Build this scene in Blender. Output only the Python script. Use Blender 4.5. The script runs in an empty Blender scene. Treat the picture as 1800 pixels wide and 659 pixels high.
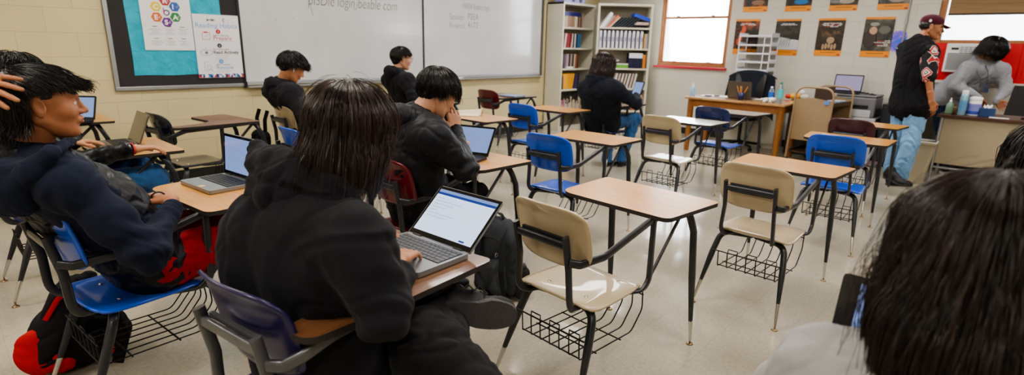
import bpy, bmesh, math, random
import numpy as np
from mathutils import Vector, Matrix, Euler
import openvdb as vdb
random.seed(4); RNG=np.random.default_rng(7)
SC=bpy.context.scene; COL=SC.collection; PI=math.pi
# ---------------------------------------------------------------- camera solved from the photograph
CX,CY,CH,YAW,PITCH,ROLL,FPX=-5.2164,-6.0892,1.4111,0.7502,0.2582,0.0239,948.34
XB=3.6                                   # window wall plane
_f=Vector((math.cos(YAW)*math.cos(PITCH),math.sin(YAW)*math.cos(PITCH),-math.sin(PITCH)))
_r=Vector((math.sin(YAW),-math.cos(YAW),0)); _u=_r.cross(_f)
R2=_r*math.cos(ROLL)+_u*math.sin(ROLL); U2=-_r*math.sin(ROLL)+_u*math.cos(ROLL)
CAM=Vector((CX,CY,CH))
def ray(px,py): return _f+R2*((px-900)/FPX)+U2*((329.5-py)/FPX)
def at(px,py,x=None,y=None,z=None,d=None):
    """world point seen at a pixel of the photograph, on the plane x=, y=, z= or at depth d"""
    r=ray(px,py)
    if d is not None: return CAM+r*d
    if x is not None: t=(x-CAM.x)/r.x
    elif y is not None: t=(y-CAM.y)/r.y
    else: t=(z-CAM.z)/r.z
    return CAM+r*t
# ---------------------------------------------------------------- objects
def tag(o,label=None,cat=None,group=None,kind=None):
    if label: o['label']=label
    if cat: o['category']=cat
    if group: o['group']=group
    if kind: o['kind']=kind
    return o
def empty(name,loc=(0,0,0),rz=0.0,label=None,cat=None,group=None):
    o=bpy.data.objects.new(name,None); COL.objects.link(o); o.location=loc; o.rotation_euler=(0,0,rz)
    o.empty_display_size=.05
    return tag(o,label,cat,group)
def rnd(pts,r,n=5,closed=False):
    """round the corners of a path"""
    pts=[Vector(p) for p in pts]; out=[]; N=len(pts)
    rs=r if isinstance(r,(list,tuple)) else [r]*N
    for i,p in enumerate(pts):
        if not closed and i in (0,N-1) or rs[i]<=0: out.append(p); continue
        a=pts[i-1]; b=pts[(i+1)%N]; da=(a-p); db=(b-p)
        ang=da.angle(db,PI)
        if ang>PI-.02: out.append(p); continue
        t=min(rs[i]/math.tan(ang/2),da.length*.48,db.length*.48)
        A=p+da.normalized()*t; B=p+db.normalized()*t
        for k in range(n+1):
            s=k/n; out.append(A*(1-s)**2+p*2*s*(1-s)+B*s*s)
    return out
class MB:
    def __init__(s): s.v=[]; s.f=[]; s.m=[]; s.sm=[]
    def add(s,vs,fs,m=0,smooth=False):
        b=len(s.v); s.v+= [tuple(v) for v in vs]
        for f in fs: s.f.append(tuple(b+i for i in f)); s.m.append(m); s.sm.append(smooth)
        return s
    def box(s,c,size,m=0,R=None):
        c=Vector(c); h=[k/2 for k in size]; vs=[]
        for x in (-1,1):
            for y in (-1,1):
                for z in (-1,1):
                    p=Vector((x*h[0],y*h[1],z*h[2]))
                    if R is not None: p=R@p
                    vs.append(c+p)
        return s.add(vs,[(0,1,3,2),(4,6,7,5),(0,4,5,1),(2,3,7,6),(0,2,6,4),(1,5,7,3)],m)
    def box2(s,a,b,m=0):
        return s.box([(a[i]+b[i])/2 for i in range(3)],[abs(a[i]-b[i]) for i in range(3)],m)
    def tube(s,path,w,h=None,up=None,seg=10,m=0,closed=False,cap=True,radii=None,sq=1.0):
        """tube with an oval (w across, h along 'up') section; sq<1 makes it boxier"""
        P=[Vector(p) for p in path]; n=len(P); h=h or w; rings=[]; prev=None
        for i,p in enumerate(P):
            if closed: t=(P[(i+1)%n]-P[i-1])
            else: t=P[min(i+1,n-1)]-P[max(i-1,0)]
            if t.length<1e-9: t=Vector((0,0,1))
            t.normalize()
            if up is not None:
                u=Vector(up); u=u-t*u.dot(t)
                if u.length<1e-3: u=prev or t.orthogonal()
            else:
                u=(prev-t*prev.dot(t)) if prev is not None else t.orthogonal()
                if u.length<1e-4: u=t.orthogonal()
            u.normalize(); prev=u; b=t.cross(u)
            k=radii[i] if radii is not None else 1.0; ring=[]
            for j in range(seg):
                a=2*PI*(j+.5)/seg; ca,sa=math.cos(a),math.sin(a)
                ca=math.copysign(abs(ca)**sq,ca); sa=math.copysign(abs(sa)**sq,sa)
                ring.append(p+b*ca*w/2*k+u*sa*h/2*k)
            rings.append(ring)
        vs=[q for r in rings for q in r]; fs=[]
        for i in range(n if closed else n-1):
            for j in range(seg):
                a=i*seg+j; b2=i*seg+(j+1)%seg; c=((i+1)%n)*seg+(j+1)%seg; d=((i+1)%n)*seg+j
                fs.append((a,d,c,b2))
        s.add(vs,fs,m,True)
        if cap and not closed:
            s.add(rings[0],[tuple(range(seg))],m); s.add(rings[-1],[tuple(reversed(range(seg)))],m)
        return s
    def lathe(s,prof,c=(0,0,0),axis=None,seg=20,m=0,smooth=True):
        """prof = [(radius, height)...]"""
        q=Vector(axis).to_track_quat('Z','Y') if axis is not None else None
        c=Vector(c); vs=[]
        for r,z in prof:
            for j in range(seg):
                a=2*PI*j/seg; p=Vector((r*math.cos(a),r*math.sin(a),z))
                if q: p=q@p
                vs.append(c+p)
        fs=[]
        for i in range(len(prof)-1):
            for j in range(seg):
                fs.append((i*seg+j,i*seg+(j+1)%seg,(i+1)*seg+(j+1)%seg,(i+1)*seg+j))
        s.add(vs,fs,m,smooth)
        if prof[0][0]>1e-4: s.add(vs[:seg],[tuple(reversed(range(seg)))],m)
        if prof[-1][0]>1e-4: s.add(vs[-seg:],[tuple(range(seg))],m)
        return s
    def prism(s,poly,ext,m=0,mside=None,origin=(0,0,0),ax=(1,0,0),ay=(0,1,0),smooth_side=False):
        """polygon (2D) in the plane ax,ay extruded along their normal by ext"""
        o=Vector(origin); ax=Vector(ax); ay=Vector(ay); n=ax.cross(ay).normalized(); N=len(poly)
        A=[o+ax*p[0]+ay*p[1] for p in poly]; B=[p+n*ext for p in A]
        area=sum(poly[i-1][0]*poly[i][1]-poly[i][0]*poly[i-1][1] for i in range(N))
        if (area<0)!=(ext<0): A.reverse(); B.reverse()
        s.add(A,[tuple(reversed(range(N)))],m); s.add(B,[tuple(range(N))],m)
        s.add(A+B,[(i,(i+1)%N,N+(i+1)%N,N+i) for i in range(N)],m if mside is None else mside,smooth_side)
        return s
    def quad(s,pts,m=0): return s.add(pts,[tuple(range(len(pts)))],m)
    def ball(s,c,r,m=0,seg=12,rings=8,R=None):
        c=Vector(c); r=r if isinstance(r,(tuple,list)) else (r,r,r); vs=[];fs=[]
        for i in range(rings+1):
            t=PI*i/rings
            for j in range(seg):
                a=2*PI*j/seg; p=Vector((r[0]*math.sin(t)*math.cos(a),r[1]*math.sin(t)*math.sin(a),r[2]*math.cos(t)))
                if R is not None: p=R@p
                vs.append(c+p)
        for i in range(rings):
            for j in range(seg): fs.append((i*seg+j,(i+1)*seg+j,(i+1)*seg+(j+1)%seg,i*seg+(j+1)%seg))
        return s.add(vs,fs,m,True)
    def grid(s,fn,nu,nv,m=0,thick=0.0,smooth=True):
        """surface fn(u,v) (u,v in 0..1), optionally a shell of a thickness"""
        P=[[Vector(fn(i/nu,j/nv)) for j in range(nv+1)] for i in range(nu+1)]
        flat=[p for r in P for p in r]; W=nv+1
        q=[(i*W+j,(i+1)*W+j,(i+1)*W+j+1,i*W+j+1) for i in range(nu) for j in range(nv)]
        if not thick: return s.add(flat,q,m,smooth)
        N=[]
        for i in range(nu+1):
            for j in range(nv+1):
                a=P[min(i+1,nu)][j]-P[max(i-1,0)][j]; b=P[i][min(j+1,nv)]-P[i][max(j-1,0)]
                N.append(a.cross(b).normalized())
        bk=[p-n*thick for p,n in zip(flat,N)]; L=len(flat)
        fs=list(q)+[tuple(L+k for k in reversed(f)) for f in q]
        bd=[i*W for i in range(nu+1)]+[nu*W+j for j in range(1,nv+1)]+[i*W+nv for i in range(nu-1,-1,-1)]+[j for j in range(nv-1,0,-1)]
        for k in range(len(bd)):
            a=bd[k]; b=bd[(k+1)%len(bd)]; fs.append((b,a,L+a,L+b))
        return s.add(flat+bk,fs,m,smooth)
    def mesh(s,name):
        me=bpy.data.meshes.new(name); me.from_pydata(s.v,[],s.f)
        me.polygons.foreach_set('material_index',s.m); me.polygons.foreach_set('use_smooth',s.sm); me.update()
        return me
    def build(s,name,mats,parent=None,loc=None,rz=None,bevel=0,auto=True):
        me=s.mesh(name)
        for m in (mats if isinstance(mats,(list,tuple)) else [mats]): me.materials.append(m)
        o=bpy.data.objects.new(name,me); COL.objects.link(o)
        if parent is not None: o.parent=parent
        if loc is not None: o.location=loc
        if rz is not None: o.rotation_euler=(0,0,rz)
        if bevel:
            b=o.modifiers.new('bevel','BEVEL'); b.width=bevel; b.segments=2; b.limit_method='ANGLE'; b.angle_limit=.7
        return o
def copy_tree(o,parent=None):
    c=o.copy(); COL.objects.link(c); c.parent=parent
    for ch in o.children: copy_tree(ch,c)
    return c
def struct(o): o['kind']='structure'; return o
def lerp(a,b,t): return a+(b-a)*t
# ---------------------------------------------------------------- materials
def hexc(h):
    h=h.lstrip('#'); c=[int(h[i:i+2],16)/255 for i in (0,2,4)]
    return tuple((x/12.92 if x<=.04045 else ((x+.055)/1.055)**2.4) for x in c)+(1,)
class M:
    def __init__(s,name,col,rough=.5,metal=0.0,spec=.5,coat=0,trans=0,sheen=0,emit=None,es=0,alpha=1,ior=None):
        s.m=bpy.data.materials.new(name); s.m.use_nodes=True; s.n=s.m.node_tree.nodes; s.l=s.m.node_tree.links
        s.b=s.n['Principled BSDF']; b=s.b
        s.col=col if isinstance(col,tuple) else hexc(col)
        b.inputs['Base Color'].default_value=s.col; b.inputs['Roughness'].default_value=rough
        b.inputs['Metallic'].default_value=metal; b.inputs['Specular IOR Level'].default_value=spec
        b.inputs['Coat Weight'].default_value=coat; b.inputs['Transmission Weight'].default_value=trans
        b.inputs['Sheen Weight'].default_value=sheen; b.inputs['Alpha'].default_value=alpha
        if ior: b.inputs['IOR'].default_value=ior
        if emit is not None:
            b.inputs['Emission Color'].default_value=emit if isinstance(emit,tuple) else hexc(emit); b.inputs['Emission Strength'].default_value=es
    def node(s,t,**k):
        n=s.n.new(t)
        for a,v in k.items():
            if a in n.inputs: n.inputs[a].default_value=v
            else: setattr(n,a,v)
        return n
    def coords(s,scale=(1,1,1),kind='Object',rot=(0,0,0)):
        tc=s.n.new('ShaderNodeTexCoord'); mp=s.n.new('ShaderNodeMapping')
        mp.inputs['Scale'].default_value=scale; mp.inputs['Rotation'].default_value=rot
        s.l.new(tc.outputs[kind],mp.inputs['Vector']); return mp.outputs['Vector']
    def noise(s,scale,detail=3,vec=None,rough=.5,dist=0):
        n=s.n.new('ShaderNodeTexNoise'); n.inputs['Scale'].default_value=scale; n.inputs['Detail'].default_value=detail
        n.inputs['Roughness'].default_value=rough; n.inputs['Distortion'].default_value=dist
        if vec: s.l.new(vec,n.inputs['Vector'])
        return n.outputs['Fac']
    def ramp(s,fac,stops):
        r=s.n.new('ShaderNodeValToRGB'); e=r.color_ramp.elements
        while len(e)<len(stops): e.new(.5)
        for k,(p,c) in enumerate(stops):
            e[k].position=p; e[k].color=c if isinstance(c,tuple) else hexc(c)
        s.l.new(fac,r.inputs['Fac']); return r.outputs['Color']
    def color(s,out): s.l.new(out,s.b.inputs['Base Color']); return s
    def mix(s,fac,a,b,mode='MIX'):
        n=s.n.new('ShaderNodeMix'); n.data_type='RGBA'; n.blend_type=mode
        for sock,v in ((n.inputs['Factor'],fac),(n.inputs[6],a),(n.inputs[7],b)):
            if isinstance(v,bpy.types.NodeSocket): s.l.new(v,sock)
            else: sock.default_value=v
        return n.outputs[2]
    def bump(s,h,strength=.3,dist=.01):
        n=s.n.new('ShaderNodeBump'); n.inputs['Strength'].default_value=strength; n.inputs['Distance'].default_value=dist
        s.l.new(h,n.inputs['Height']); s.l.new(n.outputs['Normal'],s.b.inputs['Normal']); return s
    def vary(s,amt=.12,scale=4,kind='Object',sc=(1,1,1),detail=4):
        v=s.coords(sc,kind); f=s.noise(scale,detail,v)
        c=s.col; lo=tuple(max(0,x*(1-amt)) for x in c[:3])+(1,); hi=tuple(min(1,x*(1+amt)) for x in c[:3])+(1,)
        s.color(s.ramp(f,[(.3,lo),(.7,hi)])); return s
def mk(name,col,**k): return M(name,col,**k).m
def cloth(name,col,bump=.25,amt=.15,rough=.9,sheen=.15,fine=420):
    m=M(name,col,rough=rough,sheen=sheen,spec=.25).vary(amt,6)
    v=m.coords((1,1,1)); n=m.noise(fine,2,v); m.bump(n,bump,.0015); return m.m
# ================================================================ materials of the place
def block_mat(name,c1,c2,axis):
    m=M(name,c1,rough=.55,spec=.35)
    tc=m.n.new('ShaderNodeTexCoord'); sp=m.n.new('ShaderNodeSeparateXYZ'); cb=m.n.new('ShaderNodeCombineXYZ')
    m.l.new(tc.outputs['Object'],sp.inputs[0]); m.l.new(sp.outputs[0 if axis=='x' else 1],cb.inputs[0]); m.l.new(sp.outputs[2],cb.inputs[1])
    br=m.n.new('ShaderNodeTexBrick'); m.l.new(cb.outputs[0],br.inputs['Vector'])
    br.inputs['Scale'].default_value=1; br.inputs['Brick Width'].default_value=.4064; br.inputs['Row Height'].default_value=.2032
    br.inputs['Mortar Size'].default_value=.0035; br.inputs['Mortar Smooth'].default_value=.8; br.offset=.5
    br.inputs['Color1'].default_value=hexc(c1); br.inputs['Color2'].default_value=hexc(c2)
    dk=tuple(x*.80 for x in hexc(c1)[:3])+(1,); br.inputs['Mortar'].default_value=dk
    v=m.coords(); big=m.noise(1.3,4,v); fine=m.noise(90,3,v)
    m.color(m.mix(.35,br.outputs['Color'],m.ramp(big,[(.3,tuple(x*.86 for x in hexc(c1)[:3])+(1,)),(.7,tuple(min(1,x*1.08) for x in hexc(c1)[:3])+(1,))])))
    inv=m.node('ShaderNodeMath',operation='SUBTRACT'); inv.inputs[0].default_value=1; m.l.new(br.outputs['Fac'],inv.inputs[1])
    ad=m.node('ShaderNodeMath',operation='MULTIPLY_ADD'); m.l.new(fine,ad.inputs[0]); ad.inputs[1].default_value=.12; m.l.new(inv.outputs[0],ad.inputs[2])
    m.bump(ad.outputs[0],.55,.004); return m.m
m_wallA=block_mat('painted_block_yellow','#c4b68f','#c8bb95','x')
m_wallB=block_mat('painted_block_cream','#c8c3b8','#ccc8be','y')
def floor_mat():
    m=M('waxed_tile_floor','#b3ac9d',rough=.16,spec=.5,coat=.12)
    v=m.coords(); a=m.noise(2.2,5,v,.6); b=m.noise(55,4,v,.7)
    c1=m.ramp(a,[(.25,'#9f988a'),(.75,'#b8b0a1')]); c2=m.ramp(b,[(.35,'#8f887a'),(.65,'#c6bfae')])
    mx=m.mix(.26,c1,c2)
    br=m.n.new('ShaderNodeTexBrick'); m.l.new(v,br.inputs['Vector']); br.offset=0
    br.inputs['Scale'].default_value=1; br.inputs['Brick Width'].default_value=.3048; br.inputs['Row Height'].default_value=.3048
    br.inputs['Mortar Size'].default_value=.0012; br.inputs['Color1'].default_value=(1,1,1,1); br.inputs['Color2'].default_value=(.96,.96,.95,1); br.inputs['Mortar'].default_value=(.8,.8,.78,1)
    m.color(m.mix(1,mx,br.outputs['Color'],'MULTIPLY'))
    r=m.n.new('ShaderNodeMapRange'); m.l.new(a,r.inputs[0]); r.inputs[3].default_value=.07; r.inputs[4].default_value=.20
    m.l.new(r.outputs[0],m.b.inputs['Roughness'])
    m.bump(m.noise(9,2,v),.06,.01); return m.m
m_floor=floor_mat()
m_ceil=M('ceiling_tile','#d8d6d0',rough=.9).vary(.05,30).m
m_base=mk('black_vinyl_base','#22211f',rough=.45)
m_alu=M('aluminium_trim','#a9abb0',rough=.35,metal=.7).m
m_blackplastic=mk('black_plastic','#1b1b1d',rough=.4)
m_white=mk('white_plastic','#e8e8ea',rough=.4)
m_paper=M('white_paper','#e4e3e4',rough=.6).vary(.04,12).m
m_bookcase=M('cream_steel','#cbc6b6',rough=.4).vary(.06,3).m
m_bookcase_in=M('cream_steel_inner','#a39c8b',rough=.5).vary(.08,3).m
def wood_mat(name,dark,light,scale=(1,12,1),rough=.35,coat=.2,d=6):
    m=M(name,light,rough=rough,coat=coat); v=m.coords(scale)
    n=m.noise(d,6,v,.65,.6); n2=m.noise(d*9,3,m.coords((scale[0],scale[1]*2.5,scale[2])),.6)
    c=m.mix(.35,m.ramp(n,[(.3,dark),(.72,light)]),m.ramp(n2,[(.35,dark),(.6,light)])); m.color(c); m.bump(n2,.05,.002); return m.m
m_oak=wood_mat('oak_laminate','#ad7230','#dda356',(14,1.2,1),rough=.30,coat=.25)
m_walnut=wood_mat('walnut_laminate','#4e3020','#805a3c',(1.5,14,1),rough=.33,coat=.2)
m_orangewood=wood_mat('orange_oak','#6e3d18','#a8713c',(2,9,9),rough=.4)
m_winwood=wood_mat('window_oak','#7b4a28','#b57c4e',(9,9,1.4),rough=.4)
# ================================================================ room shell
def slab(name,a,b,mat,bev=0):
    return struct(MB().box2(a,b).build(name,mat))
X0,Y1,ZC=-7.6,-9.0,2.9
slab('floor',(X0,Y1,-.1),(XB+.15,.15,0),m_floor)
slab('ceiling',(X0,Y1,ZC),(XB+.15,.15,ZC+.1),m_ceil)
slab('wall_north',(X0,0,0),(XB+.15,.15,ZC),m_wallA)
slab('wall_west',(X0-.15,Y1,0),(X0,.15,ZC),m_wallB)
slab('wall_south',(X0,Y1-.15,0),(XB+.15,Y1,ZC),m_wallA)
# window wall with two real openings
W1=(at(1160,60,x=XB).y, at(1281,60,x=XB).y); W1z=(at(1215,117,x=XB).z,2.62)
W2=(at(1643,60,x=XB).y-.0, Y1+.6); W2z=(at(1700,73,x=XB).z,2.55)
print('W1',W1,W1z,'W2',W2,W2z)
wb=MB()
def wbx(y0,y1,z0,z1): wb.box2((XB,y0,z0),(XB+.15,y1,z1))
wbx(.0,W1[0],0,ZC); wbx(W1[0],W1[1],0,W1z[0]); wbx(W1[0],W1[1],W1z[1],ZC); wbx(W1[1],W2[0],0,ZC)
wbx(W2[0],W2[1],0,.62); wbx(W2[0],W2[1],W2z[1],ZC); wbx(W2[1],Y1,0,ZC)
struct(wb.build('wall_east',m_wallB))
struct(MB().box2((X0,-.012,0),(XB,0,.105)).build('baseboard_north',m_base))
struct(MB().box2((XB-.012,-.012,0),(XB,Y1,.105)).build('baseboard_east',m_base))
struct(MB().box2((X0,Y1,0),(X0+.012,0,.105)).build('baseboard_west',m_base))
# ---- window 1: oak frame, two sashes, red sill
m_glass=M('window_glass','#ffffff',rough=.02,trans=1,ior=1.05,alpha=1).m
def outside_mat():
    m=M('glowing_sky_backdrop','#ffffff',rough=1,spec=0)
    v=m.coords((1,1,1)); sp=m.n.new('ShaderNodeSeparateXYZ'); m.l.new(v,sp.inputs[0])
    n=m.noise(2.0,3,m.coords((.3,.5,2.5)))
    c=m.ramp(n,[(.35,(.86,.93,1,1)),(.65,(.94,.98,1,1))])
    m.l.new(c,m.b.inputs['Emission Color']); m.b.inputs['Emission Strength'].default_value=3.2; m.b.inputs['Base Color'].default_value=(.3,.3,.3,1); return m.m
def window(nm,y0,y1,z0,z1,meet,mats=(m_winwood,)):
    t=.045; fr=MB(); x0,x1=XB+.035,XB+.10
    for a,b in (((x0,y0,z0),(x1,y0-t,z1)),((x0,y1+t,z0),(x1,y1,z1)),((x0,y0-t,z0),(x1,y1+t,z0+t)),((x0,y0-t,z1-t),(x1,y1+t,z1))): fr.box2(a,b)
    w=fr.build(nm,m_winwood); struct(w)
    s=MB(); s.box2((x0+.012,y0-t,meet-.02),(x1-.02,y1+t,meet+.02))
    for yy in (y0-t-.0,y1+t): 
        d=-.028 if yy==y0-t else .028
        s.box2((x0+.01,yy,z0+t),(x1-.02,yy+d,z1-t))
    s.box2((x0+.01,y0-t,z0+t),(x1-.02,y1+t,z0+t+.03)); s.build('window_sash',m_winwood,w,bevel=.003)
    g=MB(); g.box2((x0+.03,y0-t-.02,z0+t),(x0+.034,y1+t+.02,z1-t)); g.build('glass_pane',m_glass,w)
    lt=MB()
    for yy in (lerp(y0,y1,.25),lerp(y0,y1,.75)): lt.box((x0-.004,yy,z0+t+.034),(.02,.07,.012)); lt.box((x0+.0,yy,meet+.026),(.03,.05,.012))
    lt.build('sash_latch',m_alu,w); return w
zm=at(1225,30.5,x=XB).z
window('window_1',W1[0],W1[1],W1z[0],W1z[1],zm)
m_redsill=mk('red_paint','#b01f35',rough=.35)
struct(MB().box2((XB+.10,W1[0]+.05,W1z[0]-.035),(XB-.05,W1[1]-.03,W1z[0]+.0)).build('trim_1',m_redsill,bevel=.004))
# ---- window 2: wide, shade half down, red panel with air conditioner below
Z2=W2z[0]
fr=MB(); t=.07
fr.box2((XB+.03,W2[0],.62),(XB+.11,W2[0]-t,W2z[1])); fr.box2((XB+.03,W2[0]-t,W2z[1]-t),(XB+.11,W2[1],W2z[1])); fr.box2((XB+.03,W2[0]-t,Z2-.02),(XB+.11,W2[1],Z2+.02))
w2=struct(fr.build('window_2',m_winwood,bevel=.004))
MB().box2((XB+.07,W2[0]-t,Z2+.02),(XB+.074,W2[1],W2z[1]-t)).build('glass_pane',m_glass,w2)
m_red=M('red_gloss_panel','#c4101d',rough=.35).vary(.12,2).m
pz0=at(1640,140,x=XB).z
struct(MB().box2((XB+.02,W2[0],pz0),(XB+.06,W2[1],Z2-.02)).build('trim_2',m_red))
struct(MB().box2((XB-.03,W2[0]+.03,pz0-.03),(XB+.1,W2[1],pz0)).build('trim_3',mk('white_sill','#d7d3cb')))
struct(MB().box2((XB+.01,W2[0],.62),(XB+.06,W2[1],pz0-.03)).build('trim_4',m_wallB))
for i,yy in enumerate((at(1790,120,x=XB).y,)):
    struct(MB().box2((XB+.0,yy,pz0),(XB+.03,yy-.03,Z2)).build('trim_%d'%(5+i),m_red))
sz=at(1700,25,x=XB).z
sh=MB()
sh.grid(lambda u,v:(XB+.012+.006*math.sin(u*40)*.3,lerp(W2[0]-.09,W2[1],u),lerp(sz,W2z[1]-.02,v)),60,4)
shade=sh.build('roller_shade',M('tan_shade_fabric','#8f7558',rough=.85).vary(.15,5,sc=(1,.4,6)).m)
tag(shade,'tan fabric roller shade half drawn over the wide window','shade')
MB().tube([(XB+.012,W2[0]-.09,sz),(XB+.012,W2[1],sz)],.025,seg=8).build('bottom_rail',mk('shade_rail','#4c4038'),shade)
# ---- outside: sky backdrop and shed, glowing in place of daylight, metres beyond the glass
m_out=outside_mat()
ob=MB(); ob.box2((XB+6,4,-1),(XB+6.2,-16,6)); tag(ob.build('exterior_sky_haze',m_out),kind='structure')
for i in range(1):
    b=MB(); b.box2((XB+4.5,-6.0,-.5),(XB+5.5,-9.5,1.35)); b.prism([(-1.75,0),(1.75,0),(0,.7)],1.0,origin=(XB+4.5,-7.75,1.35),ax=(0,1,0),ay=(0,0,1))
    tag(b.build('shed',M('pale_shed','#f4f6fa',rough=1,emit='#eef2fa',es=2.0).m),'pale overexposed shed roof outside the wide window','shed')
# ---- conduit
c0=at(1601,0,x=XB-.02); c1=at(1586,78,x=XB-.02)
cd=MB(); cd.tube([(XB-.015,c0.y,ZC-.02),(XB-.015,c0.y,1.1)],.022,seg=8)
o=cd.build('conduit_pipe',mk('grey_conduit','#9b9a98',rough=.4,metal=.3)); tag(o,'grey vertical metal conduit running down the poster wall','pipe')
cc=MB(); cc.lathe([(.016,-.03),(.016,.03)],(XB-.015,c0.y,at(1594,38,x=XB).z)); cc.build('coupling',m_alu,o)
# ================================================================ combination desks
m_frame=M('charcoal_enamel_steel','#34353a',rough=.33,metal=.35,coat=.2).vary(.2,14).m
m_frameG=M('grey_enamel_steel','#5c5d60',rough=.35,metal=.45,coat=.2).vary(.15,14).m
m_chrome=M('chrome_tip','#c9c5bf',rough=.22,metal=.9).m
m_brass=M('brass_glide','#9a8468',rough=.3,metal=.9).m
m_under=mk('desktop_underside','#2a2422',rough=.7)
m_edge=mk('black_edge_band','#221e1d',rough=.45)
m_wire=mk('black_wire','#1d1d20',rough=.4,metal=.4)
def plastic(name,c,rough=.3,coat=.35):
    m=M(name,c,rough=rough,coat=coat).vary(.06,5); v=m.coords((1,1,1)); m.bump(m.noise(160,2,v),.05,.001); return m.m
PL={'beige':plastic('tan_shell_plastic','#b2a183'),'blue':plastic('bright_blue_shell_plastic','#0a4fc0'),
    'navy':plastic('navy_shell_plastic','#14275c',.25),'maroon':plastic('maroon_shell_plastic','#5e0c1c',.3),
    'black':plastic('black_navy_shell_plastic','#161c2c',.22),'white':plastic('pale_tan_shell_plastic','#bfb39c'),'indigo':plastic('indigo_shell_plastic','#1c1548',.3,.12),
    'wine':plastic('dark_wine_shell_plastic','#3e0f1e',.35)}
def squircle(a,b,n=5):
    m=max(abs(a),abs(b)); r=(abs(a)**n+abs(b)**n)**(1/n)
    return (0,0) if m==0 else (a*m/r,b*m/r)
YC=-.02
def seat_mesh():
    b=MB()
    def fn(u,v):
        a,c=squircle(2*u-1,2*v-1,5)
        x=-.385+.222*a; y=YC+(.198-.012*a)*c
        z=.447-.016*(1-c*c)*(1-abs(a)**3)*.9
        if a>.55: z-=.045*((a-.55)/.45)**2
        if a<-.75: z+=.022*((-a-.75)/.25)**2
        z-=.010*abs(c)**6
        return (x,y,z)
    b.grid(fn,26,22,0,thick=.009)
    for x in (-.49,-.27):
        for y in (-.12,.08): b.lathe([(.008,0),(.008,.003),(0,.004)],(x,y,fn((x+.607)/.444,(y+.218)/.396)[2]),seg=10,m=1)
    return b.mesh('seat')
def back_mesh():
    b=MB()
    def fn(u,v):
        a,c=squircle(2*u-1,2*v-1,4.2)     # a up, c across
        z=.722+.127*a; y=YC-.005+(.186-.010*a*0)*c
        x=-.605-.055*(a*.5+.5)**1.3+.030*c*c-.020*max(0,a-.6)/.4*.8+.012*max(0,-a-.5)
        return (x,y,z)
    b.grid(fn,22,22,0,thick=-.009)
    return b.mesh('backrest')
def frame_mesh(kind='rect'):
    b=MB(); xo=.06 if kind=='pad' else 0.0
    # uprights: down behind the backrest, bend forward under the seat
    for y,s in ((YC+.128,1),(YC-.128,-1)):
        p=rnd([(-.672+xo,y,.742),(-.645+xo,y,.60),(-.640+xo,y+s*.012,.428),(-.50+xo,y-s*.03,.422),(-.26,y-s*.035,.42)],[0,.10,.075,.05,0],7)
        b.tube(p,.018,.031,up=(1,0,0),seg=12,sq=.7)
    # bar across behind the backrest with its mounting plate
    b.tube([(-.668+xo,YC+.125,.705),(-.668+xo,YC-.125,.705)],.030,.016,up=(1,0,0),seg=12,sq=.6)
    b.box((-.652+xo,YC,.722),(.012,.215,.014)); b.box((-.652+xo,YC,.688),(.012,.215,.010))
    # arm
    zt=.728
    if kind=='rect':
        p=rnd([(-.655,YC-.135,.640),(-.625,YC-.165,.633),(-.50,-.205,.640),(-.215,-.212,.720),(-.06,-.205,.727),(.12,-.19,.727)],[0,.02,.10,.10,.04,0],7)
    else:
        p=rnd([(-.655+xo,YC-.135,.665),(-.635+xo,YC-.175,.668),(-.54,-.225,.690),(-.47,-.24,.716),(-.20,-.24,.722),(.08,-.2,.724)],[0,.02,.06,.08,.04,0],7)
    b.tube(p,.019,.032,up=(0,0,1),seg=12,sq=.7)
    # support under the desktop, bending in under the seat
    p=rnd([(-.34,.10,.418),(-.34,-.16,.418),(-.235,-.222,.424),(-.195,-.222,.46),(-.185,-.215,.725)],[0,.10,.05,.05,0],7)
    b.tube(p,.019,.031,up=(1,0,0),seg=12,sq=.7)
    # diagonal brace
    b.tube([(-.19,-.222,.470),(.085,-.205,.722)],.010,.022,up=(0,0,1),seg=8,sq=.6)
    # cross bars under the desktop
    b.tube([(-.12,-.2,.722),(-.12,.20,.722)],.02,.02,up=(0,0,1),seg=8)
    b.box((.0,-.19,.733),(.24,.04,.006)); b.box((.0,.19,.733),(.24,.04,.006)); b.box((-.38,YC,.414),(.26,.18,.008))
    return b.mesh('frame')
def leg_pts(front,s):
    if front: return rnd([(.075,YC*0+s*.02,.722),(.10,s*.215,.718),(.150,s*.228,.60),(.200,s*.240,.13)],[0,.075,.05,0],8)
    return rnd([(-.50,YC+s*.01,.418),(-.53,YC+s*.17,.412),(-.575,YC+s*.19,.30),(-.640,YC+s*.212,.13)],[0,.07,.05,0],8)
def leg_mesh(front,s):
    p=leg_pts(front,s); b=MB(); L=len(p); rr=[1.0 if q.z>.45*(.72 if front else .42)+.1 else lerp(.62,1.0,(q.z-.13)/(.45*(.72 if front else .42)-.03)) for q in p]
    # extra rings so the taper reads
    q=[];r=[]
    for i in range(L-1):
        n=6 if i==L-2 else 1
        for k in range(n):
            t=k/n; q.append(p[i].lerp(p[i+1],t))
    q.append(p[-1]); top=.36 if front else .27
    rr=[1.0 if v.z>top else lerp(.62,1.0,max(0,(v.z-.13)/(top-.13))) for v in q]
    b.tube(q,.031,.034,up=(1,0,0),seg=14,radii=rr,sq=.8)
    return b.mesh('leg')
def tip_mesh(front,s):
    p=leg_pts(front,s); d=(p[-1]-p[-2]).normalized(); a=p[-1]-d*.004; c=a+d*.113; b=MB()
    b.tube([a,a+d*.004,c],.0215,.0215,radii=[.98,1.0,.66],seg=14)
    b.lathe([(.004,.012),(.004,.006),(.012,.008),(.0165,.004),(.017,0)][::-1],(c.x+d.x*.005,c.y+d.y*.005,0),seg=14,m=1)
    b.lathe([(.0045,.006),(.0045,c.z+.004)],(c.x+d.x*.002,c.y+d.y*.002,0),seg=8,m=1)
    return b.mesh('leg_tip')
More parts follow.
